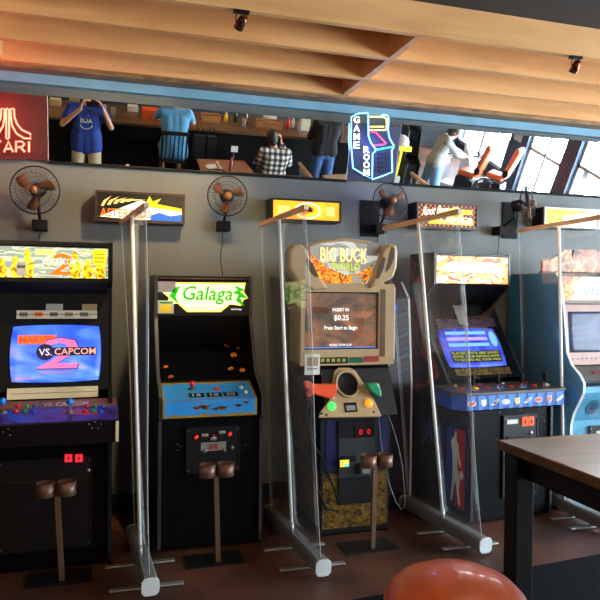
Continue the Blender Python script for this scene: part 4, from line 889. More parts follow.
# ------------------------------------------------------------------ clear roll-up dividers
film = clear('clear_film', (.97, .98, .98), .06, .04, .03); wood_bar = mat('tan_top_bar', (226, 180, 134), .45); wpole = mat('white_pole', (240, 242, 240), .5, var=.02)
edgem = clear('film_edge', (.8, .82, .84), .2, .2, .45)
def divider(bx, by0, by1, tx, ty0, ty1, zt, pole_f, label, foot=True):
    """bx: base x (far, near); by0 far y, by1 near y; tx: top x (far, near)"""
    r = thing('clear_divider', label, 'divider', ((bx[0]+bx[1])/2, (by0+by1)/2, 0), 'clear roll-up dividers standing between the cabinets')
    a, b_ = Vector((bx[0], by0, .065)), Vector((bx[1], by1, .065)); d_ = (b_-a).normalized(); xx = Vector((0, 0, 1)).cross(d_).normalized()
    def ring(p, s=1.0): 
        o = []
        for k in range(16):
            t_ = 2*PI*k/16+PI/16; c_, s_ = math.cos(t_), math.sin(t_); n_ = (abs(c_)**4+abs(s_)**4)**-.25
            o.append(p+xx*.043*s*c_*n_+Vector((0, 0, 1))*.043*s*s_*n_)
        return o
    def cas(p, q, m_, s=1.0): 
        v = ring(p, s)+ring(q, s); return MB().faces(v, [tuple(range(16)), tuple(range(31, 15, -1))]+[(i, i+16, (i+1) % 16+16, (i+1) % 16) for i in range(16)], m_)
    cas(a, b_, alu).build('cassette', r, bevel=.002)
    cas(b_, b_+d_*.012, mat('grey_end_cap', (186, 194, 196), .45), 1.06).build('end_cap', r, bevel=.003)
    cas(a-d_*.012, a, mat('grey_end_cap', (186, 194, 196), .45), 1.06).build('end_cap', r, bevel=.003)
    for q in ((-.97-by0)/(by1-by0), .84):
        c = a.lerp(b_, q); MB().box((c.x-.19, c.y-.018, .004), (c.x+.19, c.y+.018, .016), alu).box((c.x-.03, c.y-.018, .014), (c.x+.03, c.y+.018, .03), alu).build('foot', r, bevel=.004)
    ta, tb = Vector((tx[0], ty0, zt)), Vector((tx[1], ty1, zt)); td = (tb-ta).normalized()
    up0 = Vector((0, 0, .107))
    MB().tube([ta-td*.02, tb+td*.02], .019, wood_bar, 4).build('top_bar', r)
    MB().tube([tb+td*.02, tb+td*.024], .018, alu, 4).build('bar_cap', r)
    pb = a.lerp(b_, pole_f)+Vector((0, 0, .043)); ptp = ta.lerp(tb, pole_f)-Vector((0, 0, .018))
    side = Vector((-.014, 0, 0))
    po = MB().tube([pb+side, ptp+side], .0105, wpole, 10).build('pole', r)
    MB().tube([pb+side-Vector((0, 0, .03)), pb+side+Vector((0, 0, .05))], .012, alu, 8).build('pole_socket', r)
    n = 6; vs = []
    c0_, c1_ = a+Vector((0, 0, .044))+d_*.03, b_+Vector((0, 0, .044))-d_*.03
    cols = 14
    for i in range(n*3+1):
        q = i/(n*3)
        for j in range(cols+1):
            w_ = j/cols; p = c0_.lerp(c1_, w_).lerp((ta-Vector((0, 0, .015))).lerp(tb-Vector((0, 0, .015)), w_), q)
            vs.append(p+Vector((.012*math.sin(w_*5+q*3)*math.sin(PI*q), 0, 0)))
    fs = [(i*(cols+1)+j, i*(cols+1)+j+1, (i+1)*(cols+1)+j+1, (i+1)*(cols+1)+j) for i in range(n*3) for j in range(cols)]
    fo = MB().faces(vs, fs, film, True).build('film', r)
    s_ = fo.modifiers.new('thick', 'SOLIDIFY'); s_.thickness = .0008
    eg = MB()
    for w_ in (0, 1): eg.tube([Vector(vs[i*(cols+1)+(cols if w_ else 0)]) for i in range(n*3+1)], .0022, edgem, 6)
    eg.build('film_edge', fo)
    return r
divider((.225, .262), -.62, -1.40, (.155, .245), -.16, -1.14, 1.995, .60, 'leftmost clear divider, between the fighting game and the green lettered cabinet')
divider((1.115, 1.168), -.47, -1.42, (1.06, 1.06), -.39, -1.38, 1.995, .52, 'clear divider just left of the tan shooting game')
divider((2.10, 2.19), -.52, -1.38, (1.925, 1.90), -.50, -1.52, 1.995, .54, 'clear divider between the tan shooting game and the sports cabinet')
divider((3.155, 3.16), -.35, -1.32, (3.14, 3.03), -.33, -1.34, 2.035, .55, 'rightmost clear divider, beside the sky blue cabinet')
# ------------------------------------------------------------------ table and stool
tw = wood('table_walnut', (72, 52, 34), (104, 78, 50), (1.2, 7, 7), .32); td_ = mat('table_black_frame', (12, 10, 11), .4)
r = thing('bar_table', 'tall table with a brown wooden top and black square legs at the lower right', 'table', (2.1, -3.25, 0))
TX0, TX1, TY0, TY1, TZ = 1.385, 2.7, -3.9, -2.69, 1.02
MB().box((TX0, TY0, TZ-.035), (TX1, TY1, TZ), tw).build('tabletop', r, bevel=.004)
ap = MB()
ap.box((TX0+.05, TY0+.06, .90), (TX0+.075, TY1-.04, TZ-.035), td_).box((TX1-.075, TY0+.06, .90), (TX1-.05, TY1-.04, TZ-.035), td_).box((TX0+.05, TY1-.065, .90), (TX1-.05, TY1-.04, TZ-.035), td_).box((TX0+.05, TY0+.04, .90), (TX1-.05, TY0+.065, TZ-.035), td_)
ap.build('apron', r)
for xa in (TX0+.012, TX1-.097):
    for ya in (TY0+.03, TY1-.10): MB().box((xa, ya, 0.009), (xa+.072, ya+.072, TZ-.035), td_).build('leg', r, bevel=.004)
lea = mat('orange_leather', (172, 78, 36), .42, var=.15, scale=10, bump=.06, coat=.2)
sc = Vector((.877, -3.275, .0)); r = thing('bar_stool', 'round backless bar stool with an orange leather seat', 'stool', sc)
pr = [(.001, .700), (.15, .700), (.172, .71), (.183, .735), (.183, .760), (.172, .785), (.145, .812), (.105, .831), (.055, .841), (.001, .844)]
MB().lathe(sc, (0, 0, 1), pr, lea, 48).build('seat_cushion', r)
MB().tube([sc+Vector((.1785*math.cos(2*PI*i/48), .1785*math.sin(2*PI*i/48), .765)) for i in range(48)], .0028, mat('orange_piping', (200, 110, 70), .4), 6, True).build('piping', r)
MB().lathe(sc, (0, 0, 1), [(.001, .67), (.16, .67), (.168, .68), (.168, .70), (.001, .70)], dark_metal, 32).build('seat_ring', r)
for k in range(4):
    t_ = PI/4+PI/2*k; MB().tube([sc+Vector((.13*math.cos(t_), .13*math.sin(t_), .66)), sc+Vector((.21*math.cos(t_), .21*math.sin(t_), .014))], .013, dark_metal).build('leg', r)
MB().tube([sc+Vector((.185*math.cos(2*PI*i/32), .185*math.sin(2*PI*i/32), .25)) for i in range(32)], .009, dark_metal, 8, True).build('foot_ring', r)
# ------------------------------------------------------------------ the bar behind the camera (seen in the mirror)
bw = wood('bar_top_wood', (84, 58, 38), (116, 84, 56), (1, 8, 8), .35)
r = thing('bar_counter', 'long bar counter with a brown wooden top and black front, seen in the mirror', 'counter', (.6, -6.0, 0))
MB().box((-2.9, -6.5, 1.03), (4.2, -5.58, 1.07), bw).build('countertop', r, bevel=.005)
MB().box((-2.85, -6.3, 0), (4.15, -5.82, 1.03), matte).build('front_panel', r)
MB().tube([(-2.8, -5.72, .2), (4.1, -5.72, .2)], .025, dark_metal).build('foot_rail', r)
CT = 1.0702
def crate(name, x, y, w, d_, h, m_, label, cat='box', group=None, z=CT, lid=None):
    q = MB().box((x-w/2, y-d_/2, z), (x+w/2, y+d_/2, z+h), m_)
    if lid: q.box((x-w/2-.004, y-d_/2-.004, z+h), (x+w/2+.004, y+d_/2+.004, z+h+.015), lid)
    return q.top(name, label, cat, group, bevel=.006)
crate('napkin_box', .52, -6.25, .16, .12, .09, white, 'white box on the bar left of the orange box')
crate('storage_box', .78, -5.95, .26, .18, .13, mat('orange_card', (225, 92, 34), .5), 'orange box on the bar beside the person in light blue', lid=orange)
def basket(x, y, w, d_, h, label):
    r = thing('wooden_crate', label, 'crate', (x, y, CT)); mm = wood('crate_wood', (150, 100, 50), (186, 134, 74))
    for k in range(3):
        z = CT+h*k/3+.004
        MB().box((x-w/2, y+d_/2-.01, z), (x+w/2, y+d_/2, z+h/3-.01), mm).box((x-w/2, y-d_/2, z), (x+w/2, y-d_/2+.01, z+h/3-.01), mm).box((x-w/2, y-d_/2+.01, z), (x-w/2+.01, y+d_/2-.01, z+h/3-.01), mm).box((x+w/2-.01, y-d_/2+.01, z), (x+w/2, y+d_/2-.01, z+h/3-.01), mm).build('slat', r)
    MB().box((x-w/2+.01, y-d_/2+.01, CT), (x+w/2-.01, y+d_/2-.01, CT+.01), mm).build('crate_base', r)
basket(2.66, -5.95, .42, .2, .13, 'low wooden crate on the bar above the person in plaid')
basket(1.72, -6.05, .3, .2, .11, 'small wooden crate on the bar right of the person in light blue')
def bottle(x, y, m_, cap, h, label, r_=.03, z=CT):
    q = thing('bottle', label, 'bottle', (x, y, z))
    MB().lathe((x, y, z), (0, 0, 1), [(r_*.9, 0), (r_, .01), (r_, h*.6), (r_*.4, h*.78), (r_*.38, h*.92)], m_, 18).build('bottle_body', q)
    MB().lathe((x, y, z+h*.92), (0, 0, 1), [(r_*.42, 0), (r_*.42, h*.08), (.001, h*.085)], cap, 12).build('cap', q)
for (x, y, m_, cap, h, lab) in ((3.0, -6.0, red, white, .2, 'red bottle on the bar right of the wooden crate'), (3.1, -6.08, cream, yellow, .19, 'cream bottle on the bar beside the red bottle'), (2.30, -6.05, mat('amber_glass', (120, 60, 20), .15), matte, .22, 'amber bottle on the bar left of the low crate'), (1.98, -6.1, yellow, red, .17, 'yellow bottle on the bar right of the small crate'), (2.14, -6.12, mat('dark_green_glass', (20, 60, 30), .15), matte, .21, 'dark green bottle on the bar behind the sauce bottles'), (3.86, -6.05, white, red, .19, 'white bottle near the right end of the bar'), (3.98, -6.1, mat('amber_glass', (120, 60, 20), .15), white, .22, 'amber bottle at the right end of the bar')):
    bottle(x, y, m_, cap, h, lab)
crate('flour_bag', 3.28, -6.0, .16, .12, .2, mat('cream_bag', (200, 190, 160), .8), 'cream paper bag on the bar left of the person in black', 'bag')
crate('storage_box', -.62, -6.2, .16, .14, .1, mat('tan_card_box', (170, 150, 110), .7), 'tan box at the left end of the bar in the mirror')
crate('storage_box', -.35, -6.3, .15, .12, .09, mat('olive_tin', (130, 120, 70), .5), 'olive tin on the bar left of the photographer', 'tin')
crate('storage_box', .05, -6.15, .14, .14, .07, yellow, 'yellow box on the bar behind the photographer')
crate('napkin_box', 2.75, -6.28, .22, .12, .12, white, 'white box on the bar behind the low wooden crate')
gls = clear('drinking_glass', (.85, .9, .9), .12, .05, .15)
for x, y in ((.22, -5.86), (1.28, -6.2), (1.36, -6.28), (2.24, -5.9), (3.16, -5.85), (3.72, -5.95)):
    MB().lathe((x, y, CT), (0, 0, 1), [(.03, 0), (.038, .13), (.035, .13), (.028, .008), (.001, .008)], gls, 20).top('drinking_glass', 'empty clear drinking glass standing on the bar top', 'glass', 'glasses on the bar')
# dark bags hanging over the bar edge
for i, (x, s_) in enumerate(((1.5, 1.0), (1.68, .8))):
    q = MB().zprism([(x-.1*s_, -5.56), (x+.08*s_, -5.54), (x+.09*s_, -5.45), (x-.08*s_, -5.44)], .62, 1.0, mat('black_cloth', (20, 20, 24), .9)); q.tube([(x-.05, -5.5, 1.0), (x-.03, -5.53, 1.09), (x-.03, -5.64, 1.09)], .008, matte).tube([(x+.05, -5.5, 1.0), (x+.03, -5.53, 1.09), (x+.03, -5.64, 1.09)], .008, matte)
    q.top('hanging_bag', ['larger black bag hanging from the bar edge', 'smaller black bag hanging from the bar edge'][i], 'bag', bevel=.01)
# low tables
def small_table(pts, z, m_, label, legs):
    r = thing('table', label, 'table', (sum(p[0] for p in pts)/len(pts), sum(p[1] for p in pts)/len(pts), 0))
    MB().zprism(pts, z-.03, z, m_).build('tabletop', r, bevel=.004)
    for x, y in legs: MB().tube([(x, y, 0), (x, y, z-.03)], .02, matte).build('leg', r)
pinkw = wood('pinkish_tabletop', (150, 96, 76), (176, 120, 96), (1, 8, 8), .4)
small_table([(1.42, -4.38), (1.42, -5.12), (2.16, -5.18), (2.24, -4.40)], .75, pinkw, 'reddish brown low table with a plate on it, seen in the mirror', [(1.5, -4.46), (1.5, -5.04), (2.08, -5.08), (2.14, -4.48)])
small_table([(3.35, -4.05), (3.3, -4.75), (3.95, -4.95), (4.3, -4.1)], .75, wood('tan_tabletop', (150, 122, 96), (172, 144, 118), (1, 8, 8), .4), 'tan low table beside the person in black, seen in the mirror', [(3.45, -4.15), (3.42, -4.68), (3.88, -4.82), (4.15, -4.2)])
MB().lathe((1.62, -4.75, .7505), (0, 0, 1), [(.001, 0), (.08, 0), (.125, .018), (.122, .022), (.075, .008), (.001, .008)], white, 32).top('plate', 'white round plate on the reddish brown low table', 'plate')
q = thing('card_holder', 'table card holder with a white card on the reddish brown low table', 'card holder', (1.92, -4.85, .7505))
MB().lathe((1.92, -4.85, .7505), (0, 0, 1), [(.04, 0), (.04, .01), (.004, .015), (.004, .24)], metal, 16).build('stem', q)
MB().box((1.87, -4.853, .98), (1.97, -4.849, 1.07), white).build('card', q)
bottle(1.86, -4.7, mat('sauce_red', (150, 60, 40), .3), red, .2, 'red sauce bottle on the reddish brown low table', .028, .7505)
# slat-back bar chair
blk = mat('black_painted_wood', (16, 15, 16), .4)
def slat_chair(cx, cy, seatz, label, back_z):
    r = thing('bar_chair', label, 'chair', (cx, cy, 0))
    MB().box((cx-.2, cy-.2, seatz-.03), (cx+.2, cy+.2, seatz), blk).build('seat', r, bevel=.01)
    for sx in (-1, 1):
        MB().tube([(cx+sx*.18, cy+.19, 0), (cx+sx*.17, cy+.18, seatz-.03)], .018, blk, 4).build('leg', r)
        MB().tube([(cx+sx*.18, cy-.18, 0), (cx+sx*.17, cy-.17, seatz-.03)], .018, blk, 4).build('leg', r)
        MB().tube([(cx+sx*.18, cy+.19, seatz), (cx+sx*.175, cy+.24, back_z)], .018, blk, 4).build('back_post', r)
    for k in range(5): x = cx-.12+.06*k; MB().tube([(x, cy+.19, seatz), (x, cy+.235, back_z-.02)], .011, blk, 4).build('slat', r)
    MB().box((cx-.2, cy+.215, back_z-.04), (cx+.2, cy+.245, back_z+.02), blk).build('back_rail', r, bevel=.006)
    MB().tube([(cx-.17, cy+.18, .3), (cx+.17, cy+.18, .3)], .012, blk).tube([(cx-.17, cy-.18, .25), (cx+.17, cy-.18, .25)], .012, blk).build('foot_rail', r)
slat_chair(1.07, -5.27, .70, 'black slat-back bar chair under the person in light blue', 1.14)
slat_chair(2.56, -5.0, .45, 'black slat-back chair under the person in plaid', .62)
# ------------------------------------------------------------------ people
skin = mat('skin', (205, 150, 120), .5, var=.05); hairm = mat('dark_hair', (28, 22, 20), .6, var=.3, scale=60)
def bake(name, parent, prims, m, vox, sm=6, label=None):
    mb = MB()
    for p in prims:
        if p[0] == 'c': mb.cone(Vector(p[1]), Vector(p[2]), p[3], p[4], m, 14)
        else: mb.ball(p[1], p[2], m, 16, p[3])
    ob = mb.build(name, parent)
    rm = ob.modifiers.new('r', 'REMESH'); rm.mode = 'VOXEL'; rm.voxel_size = vox; rm.use_smooth_shade = True
    s_ = ob.modifiers.new('s', 'SMOOTH'); s_.iterations = sm; s_.factor = .5
    dg = bpy.context.evaluated_depsgraph_get(); me = bpy.data.meshes.new_from_object(ob.evaluated_get(dg))
    ob.modifiers.clear(); ob.data = me
    if not me.materials: me.materials.append(m)
    if label: ob['label'] = label
    return ob
def hand(pr, wr, dr, side, nrm, curl=.9, k=1.0):
    wr = Vector(wr); dr = Vector(dr).normalized(); side = (Vector(side)-dr*Vector(side).dot(dr)).normalized(); nrm = Vector(nrm).normalized()
    for i in range(4):
        o = (i-1.5)*.02*k; base = wr+dr*.085*k+side*o
        pr.append(('c', wr+side*o*.6, base, .014*k, .011*k))
        ln = (.038, .044, .041, .032)[i]*k; d0 = dr; p = base
        for j in range(3):
            d0 = (d0*math.cos(curl*.55)+nrm*math.sin(curl*.55)).normalized(); q = p+d0*ln*(1, .75, .6)[j]; pr.append(('c', p, q, .0088*k, .0078*k)); p = q
            nrm = (nrm-d0*nrm.dot(d0)).normalized() if (nrm-d0*nrm.dot(d0)).length > .05 else nrm
    tb = wr+dr*.03*k-side*.03*k; t1 = tb+(dr*.5-side*.6+nrm*.3).normalized()*.035*k; t2 = t1+(dr*.8+nrm*.5).normalized()*.032*k
    pr += [('c', wr+dr*.015, tb, .014*k, .0125*k), ('c', tb, t1, .0115*k, .0105*k), ('c', t1, t2, .0105*k, .009*k)]
def person(label, J, face, shirt, pants, shorts=False, sleeves=.75, hair=True, hair_c=None, vox=.009, hands=(1, 1), lab_s='', lab_p='', shoe=None, hd=None, longsleeve=False):
    V = {k: Vector(v) for k, v in J.items()}; fwd = Vector(face).normalized()
    base = Vector(((V['anL'].x+V['anR'].x)/2, (V['anL'].y+V['anR'].y)/2, 0 if min(V['anL'].z, V['anR'].z) < .2 else min(V['anL'].z, V['anR'].z)-.09))
    r = thing('person', label, 'person', base)
    sl, sr, pl, ch, nk, hdc = V['shL'], V['shR'], V['pel'], V['chest'], V['neck'], V['head']
    sa = (sr-sl).normalized(); pr = []
    def torso(e=0):
        o = []
        wa = pl.lerp(ch, .5)
        for q, w1, rr in ((pl, .075, .105), (wa, .07, .10), (ch, .09, .112)):
            o.append((q, w1, rr))
        out = []
        for (a, w1, r1), (b_, w2, r2) in zip(o, o[1:]):
            for s_ in (-1, 0, 1): out.append(('c', a+sa*w1*s_, b_+sa*w2*s_, r1+e, r2+e))
        out += [('c', ch, sl, .10+e, .062+e), ('c', ch, sr, .10+e, .062+e), ('c', sl, sr, .058+e, .058+e)]
        return out
    pr += torso()
    pr += [('c', nk-Vector((0, 0, .02)), hdc-Vector((0, 0, .04)), .055, .05)]
    upv = (hdc-nk).normalized()
    pr += [('e', hdc, .1, (.76, .9, 1.15)), ('e', hdc-upv*.06+fwd*.03, .065, (.85, .95, .9)), ('e', hdc+fwd*.098-upv*.02, .016, (.8, 1.1, 1.3))]
    for s_ in (-1, 1): pr += [('e', hdc+sa*.078*s_-upv*.01, .022, (.5, .8, 1.3))]
    for sd in 'LR':
        s0, e0, h0 = V['sh'+sd], V['el'+sd], V['ha'+sd]
        pr += [('c', s0, e0, .052, .04), ('c', e0, h0, .039, .026)]
        dr = (h0-e0).normalized(); i = 0 if sd == 'L' else 1
        nr = V.get('palm'+sd, Vector((0, 0, -1))); sdv = dr.cross(nr)*(1 if sd == 'L' else -1)
        hand(pr, h0, V.get('hd'+sd, dr), sdv, nr)
        hp, kn, an = V['hp'+sd], V['kn'+sd], V['an'+sd]
        pr += [('c', pl, hp, .1, .09), ('c', hp, kn, .085, .055), ('c', kn, an, .054, .036), ('c', an, an+fwd*.13-Vector((0, 0, .05)), .036, .03)]
    body = bake('body', r, pr, skin, vox)
    st = [p for p in torso(.014)]
    if not shorts: st = [(p[0], p[1].lerp(p[2], .35) if (p[1]-pl).length < .1 else p[1], p[2], p[3], p[4]) for p in st]
    for sd in 'LR':
        s0, e0, h0 = V['sh'+sd], V['el'+sd], V['ha'+sd]
        st.append(('c', s0, s0.lerp(e0, 1 if longsleeve else sleeves), .07, .06))
        if longsleeve: st.append(('c', e0, e0.lerp(h0, .92), .058, .042))
    bot = pl-(ch-pl).normalized()*(.07 if shorts else -.03)
    for s_ in (-1, 0, 1): st.append(('c', pl.lerp(ch, .3)+sa*.085*s_, bot+sa*.095*s_, .120, .124 if shorts else .125))
    so = bake('shirt', r, st, shirt, .011, 4)
    pt = []
    for sd in 'LR':
        hp, kn, an = V['hp'+sd], V['kn'+sd], V['an'+sd]
        pt += [('c', pl, hp, .112, .108), ('c', hp, kn, .102, .085)]
        if not shorts: pt += [('c', kn, an+(kn-an).normalized()*.02, .078, .058)]
    bake('shorts' if shorts else 'trousers', r, pt, pants, .012, 4)
    shm = shoe or mat('dark_shoe', (30, 28, 28), .5)
    for sd in 'LR':
        an = V['an'+sd]; toe = an+fwd*.17
        bake('shoe', r, [('c', an-Vector((0, 0, .03)), Vector((toe.x, toe.y, an.z-.045)), .048, .04), ('c', an-fwd*.03-Vector((0, 0, .035)), an-Vector((0, 0, .03)), .046, .048)], shm, .012, 2)
    if hair:
        ho = bake('hair', r, [('e', hdc+upv*.025-fwd*.018, .108, (.80, .92, 1.08)), ('e', hdc-fwd*.045-upv*.02, .085, (.85, .7, 1.1))], hair_c or hairm, .01, 3)
    for s_ in (-1, 1):
        e_ = MB().ball(hdc+sa*.033*s_+fwd*.083+upv*.005, .012, mat('eye_white', (235, 232, 228), .3), 10); e_.ball(hdc+sa*.033*s_+fwd*.0925+upv*.005, .0055, matte, 8); e_.build('eye', body)
    MB().tube([hdc+sa*-.025+fwd*.088-upv*.058, hdc+fwd*.094-upv*.06, hdc+sa*.025+fwd*.088-upv*.058], .005, mat('lip', (150, 80, 70), .5), 6).build('mouth', body)
    return r, so
# photographer: stands behind the camera position holding a phone level with the lens
tee = mat('royal_blue_tee', (34, 66, 150), .8, var=.12)
px_ = -.155
r, so = person('man in a royal blue T-shirt and khaki shorts holding up a phone', dict(
    pel=(px_, -5.08, .90), chest=(px_, -5.05, 1.27), neck=(px_, -5.04, 1.45), head=(px_+.01, -5.0, 1.62), shL=(px_-.19, -5.04, 1.39), shR=(px_+.19, -5.04, 1.39),
    elL=(px_-.31, -4.95, 1.17), haL=(-.225, -4.83, 1.43), elR=(px_+.33, -4.98, 1.16), haR=(.07, -4.86, 1.43), hdL=(.25, .15, .9), hdR=(-.3, .2, .9), palmL=(.9, .3, .2), palmR=(-.9, .3, .2),
    hpL=(px_-.1, -5.08, .86), hpR=(px_+.1, -5.08, .86), knL=(px_-.12, -5.06, .5), knR=(px_+.12, -5.06, .5), anL=(px_-.13, -5.1, .09), anR=(px_+.13, -5.1, .09)),
    (0, 1, 0), tee, mat('khaki_shorts', (205, 192, 160), .8), shorts=True, sleeves=.6, hair_c=mat('cap_grey', (96, 96, 100), .8))
pm = mat('tee_print_cream', (200, 200, 185), .8)
q = MB(); fq = Fr((px_+.0, -4.905, 1.22), (-1, 0, 0), (0, .02, 1))
q.tube([fq.p(.085*math.cos(t_), .085*math.sin(t_)) for t_ in [PI+.35+(PI-.7)*i/14 for i in range(15)]], .006, pm, 5)
q.text(fq, 'AUS', -.08, .0, .08, .055, pm, -.01, .012)
q.build('shirt_print', so)
ph = thing('phone', 'black phone held sideways in both hands of the man in blue', 'phone', (-.07, -4.768, 1.482))
MB().box((-.15, -4.772, 1.482), (.012, -4.763, 1.558), matte).build('phone_body', ph, bevel=.004)
MB().lathe((0, -4.763, 1.55), (0, 1, 0), [(.008, 0), (.008, .002), (.001, .0022)], dark_metal, 14).build('phone_camera', ph)
# person in light blue seated at the bar
lbt = mat('light_blue_tee', (84, 150, 190), .8, var=.1)
sx = 1.09
person('seated person in a light blue T-shirt leaning on the bar, seen from behind', dict(
    pel=(sx, -5.28, .82), chest=(sx, -5.36, 1.22), neck=(sx, -5.42, 1.40), head=(sx+.02, -5.52, 1.54), shL=(sx+.19, -5.38, 1.34), shR=(sx-.19, -5.38, 1.34),
    elL=(sx+.30, -5.56, 1.16), haL=(sx+.16, -5.78, 1.13), elR=(sx-.27, -5.58, 1.18), haR=(sx-.12, -5.78, 1.13),
    hpL=(sx+.09, -5.3, .80), hpR=(sx-.09, -5.3, .80), knL=(sx+.13, -5.66, .74), knR=(sx-.13, -5.66, .74), anL=(sx+.13, -5.62, .32), anR=(sx-.13, -5.62, .32)),
    (0, -1, 0), lbt, mat('grey_shorts', (150, 150, 148), .8), shorts=True, sleeves=.6)
# person in plaid
plaid = bpy.data.materials.new('plaid_flannel'); plaid.use_nodes = True; nt = plaid.node_tree; b = nt.nodes['Principled BSDF']; b.inputs['Roughness'].default_value = .9
tc = nt.nodes.new('ShaderNodeTexCoord'); sep = nt.nodes.new('ShaderNodeSeparateXYZ'); nt.links.new(tc.outputs['Object'], sep.inputs[0])
def stripes(out):
    m1 = nt.nodes.new('ShaderNodeMath'); m1.operation = 'MULTIPLY'; m1.inputs[1].default_value = 12; nt.links.new(out, m1.inputs[0])
    m2 = nt.nodes.new('ShaderNodeMath'); m2.operation = 'FRACT'; nt.links.new(m1.outputs[0], m2.inputs[0])
    m3 = nt.nodes.new('ShaderNodeMath'); m3.operation = 'GREATER_THAN'; m3.inputs[1].default_value = .5; nt.links.new(m2.outputs[0], m3.inputs[0]); return m3.outputs[0]
ad = nt.nodes.new('ShaderNodeMath'); ad.operation = 'ADD'; nt.links.new(stripes(sep.outputs['X']), ad.inputs[0]); nt.links.new(stripes(sep.outputs['Z']), ad.inputs[1])
cr = nt.nodes.new('ShaderNodeValToRGB'); cr.color_ramp.interpolation = 'CONSTANT'; cr.color_ramp.elements[0].color = (.7, .68, .62, 1); e = cr.color_ramp.elements[1]; e.position = .25; e.color = (.16, .16, .16, 1); e = cr.color_ramp.elements.new(.75); e.color = (.015, .015, .015, 1)
dv = nt.nodes.new('ShaderNodeMath'); dv.operation = 'MULTIPLY'; dv.inputs[1].default_value = .5; nt.links.new(ad.outputs[0], dv.inputs[0]); nt.links.new(dv.outputs[0], cr.inputs['Fac']); nt.links.new(cr.outputs['Color'], b.inputs['Base Color'])
sx = 2.58
person('seated person in a black and white plaid shirt with dark hair, seen from behind', dict(
    pel=(sx, -4.98, .56), chest=(sx, -4.98, .88), neck=(sx-.01, -5.0, 1.03), head=(sx-.06, -5.06, 1.17), shL=(sx+.18, -4.98, .98), shR=(sx-.18, -4.98, .98),
    elL=(sx+.27, -5.1, .78), haL=(sx+.11, -5.13, 1.08), elR=(sx-.24, -5.1, .74), haR=(sx-.12, -5.3, .72), hdL=(-.2, 0, 1), palmL=(-1, 0, 0),
    hpL=(sx+.09, -5.02, .54), hpR=(sx-.09, -5.02, .54), knL=(sx+.12, -5.4, .5), knR=(sx-.12, -5.4, .5), anL=(sx+.12, -5.4, .09), anR=(sx-.12, -5.4, .09)),
    (0, -1, 0), plaid, mat('dark_trousers', (30, 32, 38), .8), longsleeve=True)
# person in black standing at the bar
jean = mat('blue_jeans', (52, 82, 132), .85, var=.25, scale=20); sx = 3.46
person('standing person in a black top and blue jeans at the end of the bar', dict(
    pel=(sx, -5.30, .93), chest=(sx, -5.32, 1.30), neck=(sx, -5.34, 1.47), head=(sx, -5.37, 1.63), shL=(sx+.18, -5.32, 1.41), shR=(sx-.18, -5.32, 1.41),
    elL=(sx+.24, -5.38, 1.15), haL=(sx+.12, -5.54, 1.13), elR=(sx-.24, -5.38, 1.15), haR=(sx-.12, -5.54, 1.13),
    hpL=(sx+.09, -5.3, .88), hpR=(sx-.09, -5.3, .88), knL=(sx+.11, -5.29, .48), knR=(sx-.11, -5.29, .48), anL=(sx+.12, -5.3, .09), anR=(sx-.12, -5.3, .09)),
    (0, -1, 0), mat('black_top', (20, 18, 20), .9), jean, longsleeve=True)
# person in grey bending over a dark machine
gx, gy = 5.42, -5.25
person('person in a grey jacket and light jeans bending over a dark machine', dict(
    pel=(gx-.02, gy, .93), chest=(gx+.14, gy-.1, 1.22), neck=(gx+.24, gy-.14, 1.33), head=(gx+.32, gy-.18, 1.42), shL=(gx+.10, gy+.06, 1.31), shR=(gx+.22, gy-.28, 1.29),
    elL=(gx+.34, gy+.06, 1.10), haL=(gx+.55, gy-.06, 1.05), elR=(gx+.42, gy-.34, 1.1), haR=(gx+.6, gy-.26, 1.05),
    hpL=(gx, gy+.09, .88), hpR=(gx, gy-.09, .88), knL=(gx+.05, gy+.12, .48), knR=(gx-.02, gy-.12, .48), anL=(gx+.02, gy+.13, .09), anR=(gx-.12, gy-.13, .09)),
    (.9, -.35, 0), mat('grey_jacket', (150, 148, 145), .85, var=.2), mat('light_jeans', (110, 150, 190), .85), longsleeve=True)
# dark upright machine and the yellow topped one
r = thing('arcade_cabinet', 'dark slanted cabinet beside the person in the grey jacket, seen in the mirror', 'arcade cabinet', (5.12, -5.55, 0))
dmm = mat('dark_machine', (44, 54, 58), .4)
for xa in (4.94, 5.17): MB().prism([(-5.9, 0), (-5.3, 0), (-5.28, .85), (-5.45, .95), (-5.5, 1.35), (-5.62, 1.42), (-5.9, 1.42)], xa, xa+.025, dmm).build('side_panel', r)
MB().prism([(-5.88, .02), (-5.33, .02), (-5.31, .82), (-5.5, .92), (-5.55, 1.33), (-5.88, 1.38)], 4.965, 5.17, matte).build('body', r)
MB().prism([(-5.49, .93), (-5.535, 1.3), (-5.53, 1.31), (-5.47, .93)], 4.97, 5.165, glassdark).build('screen', r)
r = thing('token_machine', 'yellow and white machine at the left end of the right mirror', 'token machine', (4.77, -5.35, 0))
ye = mat('yellow_cabinet', (235, 210, 40), .4)
MB().box((4.70, -5.5, 0), (4.9, -5.3, .62), mat('pale_machine_base', (180, 180, 176), .4)).build('base', r, bevel=.03)
MB().box((4.745, -5.45, .62), (4.80, -5.25, 1.08), ye).build('column', r, bevel=.01)
MB().box((4.68, -5.5, 1.08), (4.925, -5.2, 1.16), ye).build('tray', r, bevel=.01)
MB().lathe((4.78, -5.35, 1.16), (0, 0, 1), [(.13, 0), (.13, .05), (.10, .11), (.05, .145), (.001, .155)], mat('pale_dome', (195, 192, 182), .3), 24).build('dome', r)
